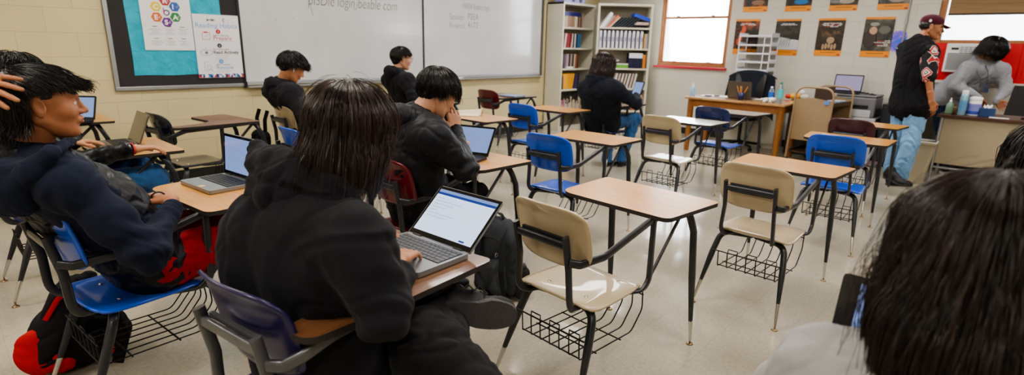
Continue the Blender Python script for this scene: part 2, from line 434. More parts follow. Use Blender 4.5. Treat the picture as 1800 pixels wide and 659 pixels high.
def basket_mesh():
    b=MB(); r=.0062; y0,y1=YC-.185,YC+.185
    # rear top rail reaching from leg to leg, and a comb of wires below it
    b.tube([(-.60,y0,.315),(-.60,y1,.315)],.0075,seg=6); 
    n=7; ys=[lerp(YC-.165,YC+.145,i/(n-1)) for i in range(n)]
    for i,y in enumerate(ys):
        p=rnd([(-.60,y+.004,.318),(-.598,y,.225),(-.24,y,.215),(-.165,y-.0,.30),(-.175,y,.405)],[0,.012,.05,.05,0],4)
        b.tube(p,r,seg=6)
    for i in range(0,n-1,2): b.tube([(-.603,ys[i],.322),(-.603,ys[i],.338),(-.603,ys[i+1],.338),(-.603,ys[i+1],.322)],r,seg=6)
    for x,z in ((-.50,.221),(-.33,.214)): b.tube([(x,ys[0]-.01,z),(x,ys[-1]+.01,z)],.0066,seg=6)
    b.tube([(-.60,ys[0],.235),(-.60,ys[-1],.235)],.0066,seg=6)
    b.tube([(-.172,ys[0]-.005,.37),(-.172,ys[-1]+.005,.37)],.0066,seg=6)
    return b.mesh('book_basket')
def desktop_mesh(kind='rect'):
    if kind=='rect':
        P=rnd([(-.206,.288,0),(.206,.312,0),(.206,-.312,0),(-.206,-.288,0)],[.085,.030,.030,.045],8,closed=True)
    else:
        P=rnd([(-.20,.300,0),(.095,.312,0),(.095,-.312,0),(-.38,-.285,0),(-.555,-.262,0),(-.555,-.165,0),(-.36,-.150,0),(-.20,-.06,0)],[.04,.03,.03,.05,.05,.045,.10,.06],8,closed=True)
    P=[(p.x,p.y) for p in P]; b=MB(); z=.748
    b.prism(P,.0016,m=0,mside=2,origin=(0,0,z-.0016)); b.prism([(x*.999,y*.999) for x,y in P],.0165,m=1,mside=1,origin=(0,0,z-.0182))
    return b.mesh('desktop')
MESH={'seat':seat_mesh(),'back':back_mesh(),'rect':desktop_mesh('rect'),'pad':desktop_mesh('pad'),'frect':frame_mesh('rect'),'fpad':frame_mesh('pad'),'basket':basket_mesh()}
for f in (0,1):
    for s in (-1,1): MESH['leg%d%d'%(f,s)]=leg_mesh(f,s); MESH['tip%d%d'%(f,s)]=tip_mesh(f,s)
def inst(name,me,mats,parent):
    o=bpy.data.objects.new(name,me); COL.objects.link(o); o.parent=parent
    while len(me.materials)<len(mats): me.materials.append(None)
    for i,m in enumerate(mats): o.material_slots[i].link='OBJECT'; o.material_slots[i].material=m
    return o
DESKS={}
def desk(key,x,y,rz,color,label,top='rect',wood=None,frame=None,seatcol=None):
    e=empty('student_desk',(x,y,0),rz,label,'desk','combination chair desks'); fm=frame or m_frame
    inst('seat',MESH['seat'],[PL[seatcol or color],m_chrome],e); inst('backrest',MESH['back'],[PL[color]],e)
    inst('frame',MESH['f'+top],[fm],e)
    inst('desktop',MESH[top],[wood or (m_oak if top=='rect' else m_walnut),m_under,m_edge],e)
    inst('book_basket',MESH['basket'],[m_wire],e)
    for f in (0,1):
        for s in (-1,1):
            l=inst('leg',MESH['leg%d%d'%(f,s)],[fm],e); inst('leg_tip',MESH['tip%d%d'%(f,s)],[m_chrome,m_brass],l)
    if top=='pad':
        for c in e.children:
            if c.data in (MESH['seat'],MESH['back'],MESH['basket'],MESH['leg01'],MESH['leg0-1']): c.location=(.06,0,0)
    DESKS[key]=e; return e
m_pale=wood_mat('pale_glare_laminate','#b9ad9c','#d6cfc2',(14,1.2,1),rough=.2,coat=.4)  # window glare on the tops is put into this pale colour
desk('A',-3.055,-4.862,-.047,'beige','empty tan shell desk with oak top standing beside the grey backpack')
desk('B',-1.723,-5.131,-.01,'beige','empty tan shell desk with oak top directly behind an empty bright blue one')
desk('C',-1.822,-3.762,.06,'blue','empty bright blue shell desk directly ahead of the student in the maroon chair')
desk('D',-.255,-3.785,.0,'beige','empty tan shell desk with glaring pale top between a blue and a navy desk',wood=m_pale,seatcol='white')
desk('E',-.228,-5.118,.05,'blue','empty bright blue shell desk with oak top behind the dark wine-backed desk')
desk('F',.98,-5.02,-.05,'wine','dark wine shell desk with oak top beside the standing man in a cap')
desk('G',-4.22,-4.661,.157,'indigo','indigo shell desk with long walnut armrest top under the open convertible laptop',top='pad',frame=m_frameG)
for _c in DESKS['G'].children:
    if _c.name.startswith('leg') and _c.data in (MESH['leg1-1'],MESH['leg11']): _c.location=(-.16,.07 if _c.data is MESH['leg1-1'] else -.03,0)
desk('boy',-4.385,-3.54,.11,'blue','blue shell desk with oak top holding the laptop of the student with arm raised')
desk('P3',-4.43,-2.13,.02,'navy','navy shell desk with oak top under the tipped-forward laptop and resting wristband hand')
desk('H',-4.45,-.50,.0,'navy','oak-topped desk near the wall with a small laptop open on it')
_b=at(289,223,z=.72); desk('I',_b.x+.50,_b.y+.0,.12,'black','empty black shell desk with brown armrest top below the bulletin board',top='pad')
desk('P5',-2.45,-1.22,.0,'beige','tan shell desk used by the student with the white earbud')
desk('P6',-1.13,-1.02,.05,'blue','blue shell desk with brown armrest top used by the student in glasses below the whiteboard',top='pad')
desk('J',.30,-.98,.0,'maroon','maroon shell desk with brown top and a closed folder on it by the bookcase',top='pad')
desk('bl',-2.98,-2.54,.0,'blue','blue shell desk mostly hidden by the student with dark bobbed hair')
desk('K',-1.72,-2.40,.0,'blue','oak-topped desk with a folded sheet of paper on it behind the laptop student')
desk('L',-.56,-2.40,.03,'blue','bright blue shell desk with oak top directly behind the long-haired seated student')
desk('P8',.68,-2.42,.0,'navy','navy shell desk used by the long-haired student facing the bookcases',top='pad')
desk('P7',-3.05,-3.73,.03,'maroon','maroon shell desk with oak top used by the student leaning over a black laptop')
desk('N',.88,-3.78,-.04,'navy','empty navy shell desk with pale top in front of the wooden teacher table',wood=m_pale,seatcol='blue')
# ================================================================ furniture along the walls
def frameM(loc,rz):
    return Matrix.Translation(Vector(loc))@Matrix.Rotation(rz,4,'Z')
def bookcase(loc,rz,zs,label,W=.914,D=.34,H=2.11):
    """origin: front left bottom corner seen from the front; local x along the front, y into the case"""
    e=empty('bookcase',loc,rz,label,'bookcase','steel bookcases in the corner')
    t=.035; b=MB(); b.box2((0,0,0),(t,D,H)); b.build('side_panel',m_bookcase,e,bevel=.003)
    b=MB(); b.box2((W-t,0,0),(W,D,H)); b.build('side_panel',m_bookcase,e,bevel=.003)
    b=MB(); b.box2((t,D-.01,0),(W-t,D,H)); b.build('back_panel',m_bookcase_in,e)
    b=MB(); b.box2((0,-.002,H-.035),(W,D,H)); b.build('top_panel',m_bookcase,e,bevel=.003)
    for z in zs: MB().box2((t,.004,z-.028),(W-t,D-.01,z)).build('shelf',m_bookcase,e,bevel=.002)
    MB().box2((t,.006,0),(W-t,.02,.07)).build('kick_plate',m_bookcase,e)
    return e
BC1=(2.05,-.37,0); zs1=[at(1000,p,y=-.37).z for p in (47.5,84,120.5,157)]; zs1+=[zs1[-1]-.38]
bookcase(BC1,0,zs1,'cream steel bookcase standing against the whiteboard wall, side panel showing')
c2a=at(1052.5,6,d=8.9); c2b=at(1149,9,d=8.9); rz2=math.atan2(c2b.y-c2a.y,c2b.x-c2a.x)
BC2=(c2a.x,c2a.y,0); zs2=[at(1100,p,d=8.92).z for p in (48,85,121,157.5)]; zs2+=[zs2[-1]-.38]
bookcase(BC2,rz2,zs2,'cream steel bookcase turned across the corner beside the window')
BKM={}
def bkm(c):
    if c not in BKM: BKM[c]=mk('book_cover_'+c.strip('#'),c,rough=.5)
    return BKM[c]
def book(mt,x,z,w,h,d,cols,label,group,lean=0.0,y0=.03,name='book',cat='book',cap=None,flat=False):
    b=MB()
    b.box2((0,0,0),(w,.002,h)); b.box2((0,0,0),(.002,d,h)); b.box2((w-.002,0,0),(w,d,h))
    b.box2((.002,.002,.004),(w-.002,d-.005,h-.004),1)
    if cap: b.box2((-.0005,-.001,h*(1-cap[0])),(w+.0005,.003,h+.0005),2)
    o=b.build(name,[bkm(cols),m_paper]+([bkm(cap[1])] if cap else []))
    o.matrix_world=mt@Matrix.Translation((x,y0,z))@Matrix.Rotation(lean,4,'Y')
    return tag(o,label,cat,group)
T1=frameM(BC1,0); T2=frameM(BC2,rz2)
# bookcase 1
x=.05
for i in range(14):
    w=.030+.006*random.random(); book(T1,x,zs1[0],w,.235+.01*random.random(),.18,random.choice(['#c3b39a','#b09b80','#9c7d68','#d0c3b0','#5d4a44']),
        'slim tan workbook with dark blue top in the row on the top shelf','blue-topped workbooks on the top shelf',cap=(.26,'#1c1f63') if i<12 else None); x+=w+.006
x=.05
for i,c in enumerate(['#6b1622','#d8cfc4','#7a1a26','#9a2430','#6b1622','#d5c7b2','#3f4c5c','#c8c6cb','#2e3440','#3c6b95','#39688f']):
    w=.036; book(T1,x,zs1[1],w,.235,.18,c,'leaning hardback in the red and blue row on the second shelf','hardbacks on the second shelf',lean=.14 if i<6 else .03); x+=w+.010
x=.05
for i,c in enumerate(['#3a3742','#5c4b5c','#8c7a88','#b7a8a0','#4a3550','#a99b8e','#504048','#c1b299','#8a5a48','#6e3c34']):
    w=.034; book(T1,x,zs1[2],w,.24,.18,c,'upright hardback in the mauve and brown row on the third shelf','hardbacks on the third shelf',lean=.04); x+=w+.014
book(T1,.17,zs1[2]+.001,.17,.03,.14,'#e6e4e2','small white pad lying in front of the third shelf row',None,y0=.005,name='paper_pad',cat='pad')
# yellow bin
e=MB(); e.prism([(.0,0),(.26,0),(.31,.26),(-.02,.26)],-.22,ax=(1,0,0),ay=(0,0,1)); o=e.build('storage_bin',mk('yellow_plastic','#d79a2a'),bevel=.006)
o.matrix_world=T1@Matrix.Translation((.13,.04,zs1[3])); tag(o,'yellow plastic bin on the fourth shelf of the bookcase by the whiteboard','bin')
book(T1,.05,zs1[3],.06,.22,.2,'#28304a','navy binder at the end beside the yellow bin',None,name='binder',cat='binder')
for i,c in enumerate(['#4b3a6a','#2a2c3a']): book(T1,.45+i*.05,zs1[3],.04,.26,.2,c,['purple','black'][i]+' folder leaning behind the yellow bin',None,name='folder',cat='folder',lean=.12)
for i in range(7):
    c=['#c9868c','#b79fa0','#c8b9a4','#bdb09c','#c3b7a6','#b5a48e','#c9bfae'][i]
    book(T1,.05+i*.115,zs1[4],.095,.20+.05*(i%3)/2,.2,c,'worn paper bundle standing on the lowest visible shelf','paper bundles on the low shelf',name='paper_bundle',cat='papers',lean=.03)
pl=MB()
for i in range(26):
    a=RNG.uniform(0,1,4); pl.tube([(.1+a[0]*.45,.04,zs1[4]+.33-.02*a[1]),(.1+a[0]*.45+.05*(a[2]-.5),.03,zs1[4]+.22-.1*a[3])],.02,seg=5)
o=pl.build('trailing_garland',mk('dark_garland','#1c1a18',rough=.9)); o.matrix_world=T1; tag(o,'dark tangled garland over the papers on the low shelf','garland')
# boxes on top of bookcase 1
m_lil=mk('lilac_box','#8d8bc8'); m_dkc=mk('dark_box_end','#2a2348')
for i in range(2):
    b=MB(); b.box2((0,0,0),(.32 if i==0 else .22,.2,.15)); b.lathe([(.045,0),(.045,.003)],(.24 if i==0 else .11,-.001,.05),axis=(0,-1,0),m=1)
    o=b.build('shoebox',[m_lil,m_dkc]); o.matrix_world=T1@Matrix.Translation((.02+.33*i,.01,2.112)); tag(o,['longer','shorter'][i]+' lilac box with dark round mark on top of the bookcase','box')
# bookcase 2
def leanbook(x,w,h,c,lean,lab,name='binder',flat=0,cap=None):
    return book(T2,x,zs2[0]+w*math.sin(abs(lean))*0,w,h,.24,c,lab,None,lean=lean,name=name,cat=name,y0=.02,cap=cap)
leanbook(.045,.05,.30,'#dfe0e4',.62,'white ring binder leaning at the end of the top shelf')
leanbook(.10,.02,.24,'#c9c4c2',.66,'thin grey-white folder leaning next to the white binder','folder')
leanbook(.125,.022,.25,'#a9938c',.70,'thin mauve folder leaning behind the red-spined one','folder')
leanbook(.155,.028,.27,'#c3634a',.74,'red-spined folder leaning on the top shelf','folder')
leanbook(.19,.03,.24,'#b9a28e',.76,'tan paper folder leaning on the top shelf','folder')
for i in range(6):
    o=leanbook(.245+i*.055,.026,.25,'#232c36',.86,'dark slate folder in the leaning row on the top shelf','folder'); o['group']='dark folders leaning on the top shelf'
o=book(T2,.62,zs2[0]+.045,.24,.045,.2,'#b8a49b','pinkish stack folder lying flat under the blue binder',None,y0=.02,name='folder',cat='folder')
o=book(T2,.60,zs2[0]+.18,.28,.055,.25,'#1c3fb0','bright blue binder lying tilted on the top shelf',None,lean=.30,y0=.015,name='binder',cat='binder')
m_mag=mk('white_file_plastic','#d3d1dc'); m_magd=mk('mauve_label','#8d86a4')
for i in range(11):
    b=MB(); w=.042; b.prism([(0,0),(.0,.27),(.012,.285),(.03,.285),(w,.27),(w,.0)],-.002,ax=(1,0,0),ay=(0,0,1)); 
    b.box2((0,0,0),(.003,.22,.25)); b.box2((w-.003,0,0),(w,.22,.25)); b.box2((.012,-.004,.11),(w-.006,-.002,.18),1); b.box2((.0,.0,.0),(w,.22,.003))
    b.box2((.006,.003,.01),(w-.006,.2,.21),2)
    o=b.build('magazine_file',[m_mag,m_magd,m_paper]); o.matrix_world=T2@Matrix.Translation((.05+i*.069,.02,zs2[1]))
    tag(o,'white magazine file in the long row on the second shelf','file','white magazine files')
book(T2,.035,zs2[1],.02,.26,.2,'#3e7fb8','light blue booklet at the start of the magazine file row',None,name='booklet',y0=.05)
for i,c in enumerate(['#c9a74a','#b9a8b8','#8d8496']): book(T2,.805+i*.022,zs2[1],.02,.24,.2,c,['yellow','lilac','grey'][i]+' booklet after the magazine file row',None,name='booklet')
for i in range(6): book(T2,.575+i*.038,zs2[2],.036,.25,.2,'#14183a','black and white spined binder in the block on the third shelf','black and white binders',cap=(.32,'#d9dae2'),name='binder',cat='binder')
for i in range(2): book(T2,.81+i*.024,zs2[2],.022,.23,.2,['#d58a2a','#c8742a'][i],['yellow-orange','burnt orange'][i]+' book at the end of the black and white binders',None)
book(T2,.30,zs2[2],.27,.055,.22,'#5f9a3a','green flat box of cards on the third shelf',None,name='card_box',cat='box')
book(T2,.29,zs2[2]+.056,.28,.022,.2,'#c9c6bd','pale workbook lying on the green box',None)
book(T2,.20,zs2[2]+.08,.22,.018,.2,'#b9a9b8','pale magazine lying askew on the third shelf stack',None,lean=-.18,name='magazine',cat='magazine')
for i in range(7): book(T2,.33+i*.055,zs2[3],.03,.25,.2,['#cdc9c6','#b9a79a'][i%2],'tilted white-topped booklet on the fourth shelf','booklets on the fourth shelf',lean=.2,name='booklet')
for i in range(3): book(T2,.70,zs2[3]+i*.032,.18,.03,.2,['#b8ae9c','#cbc4b2','#a89c8a'][i],['bottom','middle','top'][i]+' of three pale books lying flat on the fourth shelf',None)
for i in range(8): book(T2,.06+i*.1,zs2[4],.06,.2,.2,['#6b4030','#5a4a78','#9a5a48','#a58f70'][i%4],'assorted dark book on the low corner shelf','low corner shelf books')
# ---------------- teacher table
TT=empty('teacher_table',(2.10,-3.26,0),0,'long orange oak table with four square legs below the window','table')
def box_part(nm,a,b,mat,par,bev=.003): return MB().box2(a,b).build(nm,mat,par,bevel=bev)
m_ttop=wood_mat('table_top_oak','#93643a','#c9a06e',(8,1,1),rough=.22,coat=.4)
box_part('tabletop',(-.02,-.66,.735),(.74,.67,.765),m_ttop,TT,.006)
for x0,x1,y0,y1 in ((.04,.065,-.60,.60),(.66,.685,-.60,.60)): box_part('apron',(x0,y0,.63),(x1,y1,.735),m_orangewood,TT)
for x0,x1,y0,y1 in ((.04,.685,-.60,-.575),(.04,.685,.575,.60)): box_part('apron',(x0,y0,.63),(x1,y1,.735),m_orangewood,TT)
for sx in (.02,.64):
    for sy in (-.64,.57):
        b=MB(); b.tube([(sx+.035,sy+.035,.735),(sx+.035,sy+.035,0)],.095,seg=4,radii=[1,.78]); b.build('leg',m_orangewood,TT)
# ---------------- office chair with a coat over its back
m_coat=cloth('dark_navy_coat','#151a28',rough=.8)
oc=empty('office_chair',(2.93,-3.10,0),.0,'black swivel office chair behind the oak table','chair')
b=MB(); b.grid(lambda u,v:(squircle(2*u-1,2*v-1,4)[0]*.24,squircle(2*u-1,2*v-1,4)[1]*.24,.47+.02*abs(2*v-1)**2),12,12,thick=.05); b.build('seat',m_blackplastic,oc)
b=MB(); b.tube([(0,0,.42),(0,0,.1)],.05,seg=12); b.build('gas_column',m_blackplastic,oc)
for k in range(5):
    a=2*PI*k/5+.3; l=MB(); l.tube([(0,0,.10),(math.cos(a)*.3,math.sin(a)*.3,.07)],.05,.03,seg=8); lo=l.build('base_arm',m_blackplastic,oc)
    w=MB(); w.lathe([(.02,-.02),(.028,-.015),(.028,.015),(.02,.02)],(math.cos(a)*.3,math.sin(a)*.3,.028),axis=(math.sin(a),-math.cos(a),0),seg=14); w.build('caster',m_blackplastic,lo)
b=MB(); b.grid(lambda u,v:(.26-.05*math.sin(v*PI)+.06*(2*u-1)**2*-1,(2*u-1)*.235,.58+v*.52-.03*(2*u-1)**4),14,12,thick=.045); b.build('backrest',m_blackplastic,oc)
b=MB(); b.box2((.1,-.05,.44),(.26,.05,.46)); b.tube([(.24,0,.45),(.28,0,.7)],.05,.02,seg=8); b.build('back_bracket',m_blackplastic,oc)
def coatfn(u,v):
    a=(2*u-1); z=1.13-.09*abs(a)**2.4-.02*v; w=.32+.07*v
    fold=.012*math.sin(a*15+v*3)+.010*math.sin(a*27+1+v*5)
    if v<.18: k=v/.18; return (.30-.12*k-.04*(1-a*a)*0,a*w,z+.03*math.sin(k*PI/2)-.03)
    k=(v-.18)/.82
    return (.18-.05*k+fold*k-.035*abs(a)**3*-1,a*(w),z-.02-k*.58+.03*math.sin(a*6)*k)
b=MB(); b.grid(coatfn,60,36,thick=-.012); ct=b.build('draped_coat',m_coat); ct.matrix_world=frameM((2.93,-3.10,0),.0); tag(ct,'dark navy coat draped over the back of the office chair','coat')
# ---------------- white tray rack on the window wall side
m_tray=mk('white_frosted_tray','#dfe1ea',rough=.35)
tr=empty('letter_tray_rack',(3.42,-3.10,0),0,'tall white plastic letter tray rack behind the coat','tray rack')
ztr=[at(1325,p,x=3.3).z for p in (64,80,95,110,124)]; print('trays',ztr)
y0r=at(1307,64,x=3.42).y+3.10; y1r=at(1364,67,x=3.42).y+3.10
for i,z in enumerate(ztr):
    b=MB(); b.box2((-.16,y1r,z-.006),(.16,y0r,z)); b.box2((-.16,y1r,z),(-.15,y0r,z+.018)); b.box2((-.16,y0r-.01,z),(.16,y0r,z+.05)); b.box2((-.16,y1r,z),(.16,y1r+.01,z+.05)); b.build('tray',m_tray,tr,bevel=.002)
b=MB()
for yy in (y0r-.008,y1r+.008,lerp(y0r,y1r,.78)):
    for xx in (-.15,.15):
        b.tube([(xx,yy,.62),(xx,yy,ztr[0]+.02)],.016,seg=8)
b.build('post',m_tray,tr)
cb=empty('side_cabinet',(3.41,-3.10,0),0,'low pale storage cabinet against the window wall under the tray rack','cabinet')
box_part('cabinet_body',(-.16,-.42,.0),(.16,.36,.60),m_bookcase,cb); box_part('cabinet_top',(-.175,-.44,.60),(.17,.38,.62),m_bookcase,cb)
for s in (-.40,-.02): 
    d=box_part('door',(-.175,s,.06),(-.162,s+.36,.58),m_bookcase,cb); box_part('handle',(-.19,s+.30,.34),(-.177,s+.315,.44),m_alu,d,0)
# paper on trays
for i in range(3):
    b=MB(); b.box2((-.13,-.1,0),(.13,.16,.008+.006*i)); o=b.build('paper_sheaf',m_paper,loc=(3.42,-3.10+y1r+.28,ztr[i+1]+.001)); tag(o,'white papers lying in the %s tray of the rack'%['second','third','fourth'][i],'papers')
# ---------------- book cart
m_cart=M('tan_enamel_cart','#9c8467',rough=.4,metal=.1,coat=.2).vary(.08,5).m
m_cartin=mk('brown_cart_shelf','#5c4636',rough=.5)
bc=empty('book_cart',(2.30,-4.18,0),-.13,'tan steel library book cart with arched end rails beside the oak table','cart')
for k,xx in enumerate((0,.62)):
    b=MB(); W=.225
    p=rnd([(xx-.02,W,.06),(xx+.015,W,.985),(xx+.015,-W,.985),(xx-.02,-W,.06)],[0,.13,.13,0],9)
    b.tube(p,.026,seg=10); eo=b.build('end_rail',m_cart,bc)
    b=MB(); b.prism([(W-.01,.32),(W-.01,.83),(.0,.86),(-W+.01,.83),(-W+.01,.32)],.006,origin=(xx+.008,0,0),ax=(0,1,0),ay=(0,0,1)); b.build('end_panel',m_cart,eo)
for z in (.78,.45,.16):
    b=MB(); b.box2((.02,-.21,z-.006),(.62,.21,z)); b.box2((.02,-.215,z-.02),(.62,-.205,z+.03)); b.box2((.02,.205,z-.02),(.62,.215,z+.03)); b.box2((.02,-.004,z),(.62,.004,z+.20)); b.build('shelf',m_cartin,bc)
for xx in (0,.62):
    for yy in (-.22,.22):
        b=MB(); b.lathe([(.02,-.014),(.04,-.012),(.04,.012),(.02,.014)],(xx-.02,yy,.0405),axis=(0,1,0),seg=16); b.box2((xx-.035,yy-.02,.055),(xx-.005,yy+.02,.08)); b.build('caster',m_blackplastic,bc)
m_bluelab=mk('blue_sticker','#5c83c4')
MB().box2((-.004,-.19,.79),(-.0015,-.13,.835)).build('sticker',m_bluelab,bc)
bt=frameM((2.30,-4.18,0),-.13)
for i,c in enumerate(['#dadde4','#5d8fd0','#c9ccd6']):
    o=MB().box2((.34,-.19+.006*i,.786+.012*i),(.58-.02*i,-.03,.796+.012*i)).build('book',bkm(c)); o.matrix_world=bt; tag(o,['white','blue','pale grey'][i]+' thin book lying in the stack on top of the tan cart','book')
# ---------------- printer cabinet, printer, black cabinet
pc=empty('cabinet_stand',(3.02,-4.55,0),0,'grey and white office copier stand against the poster wall','cabinet')
m_pgrey=mk('printer_grey','#6d6c70',rough=.5); m_pwhite=mk('printer_white','#b9b9bd',rough=.5)
box_part('body',(.0,-.20,.0),(.5,.30,.60),m_pwhite,pc,.01)
pr=empty('printer',(3.02,-4.52,0),0,'grey laser printer with slotted front on the white stand','printer')
box_part('printer_body',(.02,-.20,.60),(.48,.26,.86),m_pgrey,pr,.02); box_part('paper_slot',(.008,-.12,.72),(.03,.18,.76),m_blackplastic,pr,0); box_part('printer_lid',(.02,-.20,.862),(.48,.26,.885),m_pgrey,pr,.008); box_part('front_panel',(.005,-.16,.605),(.03,.22,.70),m_pwhite,pr,.005)
kb=empty('drawer_cabinet',(3.02,-4.98,0),0,'black low drawer cabinet with papers on it by the man in a cap','cabinet')
box_part('body',(.0,-.22,.0),(.5,.18,.80),mk('black_cabinet','#1d2028',rough=.35),kb,.006)
for z in (.08,.32,.56): d=box_part('drawer',(-.012,-.20,z),(.0,.16,z+.20),mk('cab_drawer','#23262f',rough=.35),kb,.004); box_part('handle',(-.024,-.06,z+.14),(-.013,.02,z+.155),m_alu,d,0)
b=MB(); b.grid(lambda u,v:(lerp(3.05,3.3,u)+.0,lerp(-4.88,-5.12,v),.81+.10*u*(1-v)+.02*math.sin(5*u)),8,8,thick=.004)
tag(b.build('paper_sheaf',m_paper),'loose white papers curling up on the black drawer cabinet','papers')
b=MB()
for i in range(5): b.tube([(3.2+.03*math.cos(a*.8+i),-4.55-.10+.05*i+.03*math.sin(a),.893+.006*i+.008*math.sin(a*3)) for a in range(0,14)],.008,seg=5)
tag(b.build('cable_bundle',m_blackplastic),'black cables coiled on top of the printer','cable')
# ---------------- cream panel desk of the adults
td=empty('teacher_desk',(2.42,-5.45,0),-.02,'cream steel desk with dark brown top where the woman works','desk')
m_tdesk=M('cream_enamel_panel','#a1947c',rough=.45,coat=.15).vary(.05,3).m
box_part('desktop',(-.03,-1.60,.745),(.64,.03,.778),wood_mat('dark_brown_top','#3a241c','#5a3a2c',(6,1,1),rough=.3),td,.004)
box_part('modesty_panel',(.0,-1.55,.235),(.012,-.02,.745),m_tdesk,td,.003)
box_part('side_panel',(.02,-.05,.235),(.58,-.035,.745),m_tdesk,td,.003)
for yy in (-.02,-1.53):
    for xx in (.0,.58):
        b=MB(); b.tube([(xx,yy,.745),(xx-.02,yy,.01)],.04,.03,seg=4,radii=[1,.7]); b.build('leg',m_alu,td)
box_part('crossbar',(.0,-1.55,.18),(.02,-.02,.20),m_alu,td)
# ---------------- waste bin
b=MB()
def binring(z,r,k=.03): return [(p.x,p.y,z) for p in rnd([(-r[0],-r[1],z),(r[0],-r[1],z),(r[0],r[1],z),(-r[0],r[1],z)],k,5,closed=True)]
rs=[binring(.0,(.085,.125)),binring(.005,(.09,.13)),binring(.44,(.12,.175)),binring(.455,(.135,.19)),binring(.47,(.135,.19)),binring(.468,(.115,.17)),binring(.03,(.085,.125))]
vs=[p for r in rs for p in r]; n=len(rs[0]); fs=[(i*n+j,i*n+(j+1)%n,(i+1)*n+(j+1)%n,(i+1)*n+j) for i in range(len(rs)-1) for j in range(n)]
b.add(vs,fs,0,False); b.add(rs[0],[tuple(range(n))]); b.add(rs[-1],[tuple(range(n))])
o=b.build('waste_bin',mk('beige_bin','#a79d86',rough=.5)); o.location=(2.33,-5.30,.0); tag(o,'beige rectangular plastic waste bin between the man in a cap and the cream desk','waste bin')
o.rotation_euler=(0,0,PI/2*0)
MB().tube([(x,y,.478) for x,y,z in binring(0,(.125,.18))],.012,seg=6,closed=True).build('bin_liner_edge',m_paper,o)
# ---------------- air conditioner
ac=empty('air_conditioner',(XB-.02,at(1666,76,x=XB-.1).y,at(1666,76,x=XB-.1).z),0,'white window air conditioner set in the red panel','air conditioner')
H=at(1666,76,x=XB-.1).z-at(1655,126,x=XB-.1).z; Wd=.50
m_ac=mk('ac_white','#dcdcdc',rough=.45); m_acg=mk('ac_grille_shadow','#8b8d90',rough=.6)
box_part('body',(-.10,-Wd,-H),(.3,0,0),m_ac,ac,.012)
b=MB()
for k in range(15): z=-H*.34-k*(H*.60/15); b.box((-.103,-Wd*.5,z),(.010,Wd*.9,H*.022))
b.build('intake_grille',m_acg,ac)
b=MB()
for k in range(4):
    for j in range(10):
        if j in(4,): continue
        b.box((-.102,-Wd*(.30)-j*.042,-.045-k*.022),(.006,.034,.013))
b.build('vent',m_acg,ac); box_part('display',(-.105,-.12,-.075),(-.10,-.05,-.05),mk('ac_display','#20302c'),ac,0)
print('AC H',H)
# ================================================================ things on the walls
def text(par,s,size,loc,rot,mat,name='lettering',align='LEFT',ext=.0004,off=0,shear=0,space=1.0):
    c=bpy.data.curves.new(name,'FONT'); c.body=s; c.size=size; c.align_x=align; c.extrude=ext; c.offset=off; c.shear=shear; c.space_character=space
    c.materials.append(mat); o=bpy.data.objects.new(name,c); COL.objects.link(o); o.location=loc; o.rotation_euler=rot
    if par is not None: o.parent=par
    return o
RA=(PI/2,0,0); RB=(PI/2,0,-PI/2)
def A(px,py,off=0): return at(px,py,y=-off)
m_bk=M('black_felt_paper','#2b282a',rough=.8).vary(.15,8).m
m_teal=M('teal_crepe_paper','#1f9fb8',rough=.6).vary(.14,9,sc=(1,1,1))
m_teal.bump(m_teal.noise(14,5,m_teal.coords((1,1,1)),.6,.8),.8,.015); m_teal=m_teal.m
BL=A(203,160).x; zb=A(203,160).z; BR=A(430,148).x; ztop=2.42
bb=empty('bulletin_board',(BL,0,0),0,'framed bulletin board with black paper and teal field left of the whiteboards','bulletin board')
w=BR-BL; print('board',w,zb)
b=MB(); b.box2((.0,-.018,zb+.0),(w,-.001,ztop)); b.build('black_backing',m_bk,bb)
b=MB(); t=.035
for a,c in (((0,-.03,zb),(w,0,zb+t)),((0,-.03,zb+t),(t,0,ztop)),((0,-.03,ztop-t),(w,0,ztop))): b.box2(a,c)
b.build('aluminium_frame',m_alu,bb,bevel=.004)
tl=A(237,133,.02); tr_=A(352,131,.02)
tx0=tl.x-BL; tx1=A(387.5,20,.02).x-BL
b=MB(); b.grid(lambda u,v:(lerp(tx0,tx1,u)+.004*math.sin(9*v),-.021-.003*math.sin(u*17+v*9)*math.sin(v*13),lerp(tl.z,ztop-.12,v)+.003*math.sin(u*12)),50,30); b.build('teal_paper',m_teal,bb)
# C R I E A S chart
ch_=A(256,88,.03); c1=A(343,87,.03); px0=ch_.x; pw=c1.x-ch_.x; pz=ch_.z; phh=pw*1.33
m_prt=M('printed_sheet','#dcdade',rough=.55).vary(.03,6).m
ch=empty('classroom_chart',(px0,-.026,pz),0,'white chart with six coloured letter hexagons on the teal paper','poster')
MB().box2((0,-.003,0),(pw,0,phh)).build('sheet',m_prt,ch)
hexes=[('C','#e2c32a',284,'#f4efdc'),]
def onch(px,py): p=A(px,py,.03); return (p.x-px0,p.z-pz)
for L_,col,px,py in (('C','#ddc022',273.5,11.5),('R','#a5302c',289.5,1.5),('I','#2f5ba6',306.5,12),('E','#d0661c',275.5,30),('A','#2f7f43',308.5,30.5),('S','#6a2a80',294,39)):
    hx,hz=onch(px,py); r=.047; b=MB()
    b.prism([(r*math.cos(PI/3*k),r*math.sin(PI/3*k)) for k in range(6)],-.0015,origin=(hx,-.004,hz),ax=(1,0,0),ay=(0,0,1)); h=b.build('hexagon',mk('hex_'+L_,col),ch)
    text(h,L_,.062,(hx-.022,-.0062,hz-.022),RA,m_white,'letter',off=.002,ext=.0002)
    d=MB()
    for q in range(3): d.tube([(hx+.012+.007*q,-.0058,hz-.01),(hx+.012+.007*q,-.0058,hz+.002+.006*q)],.003,.001,seg=4)
    d.build('icon',m_white,h)
hx,hz=onch(292.5,21.5)
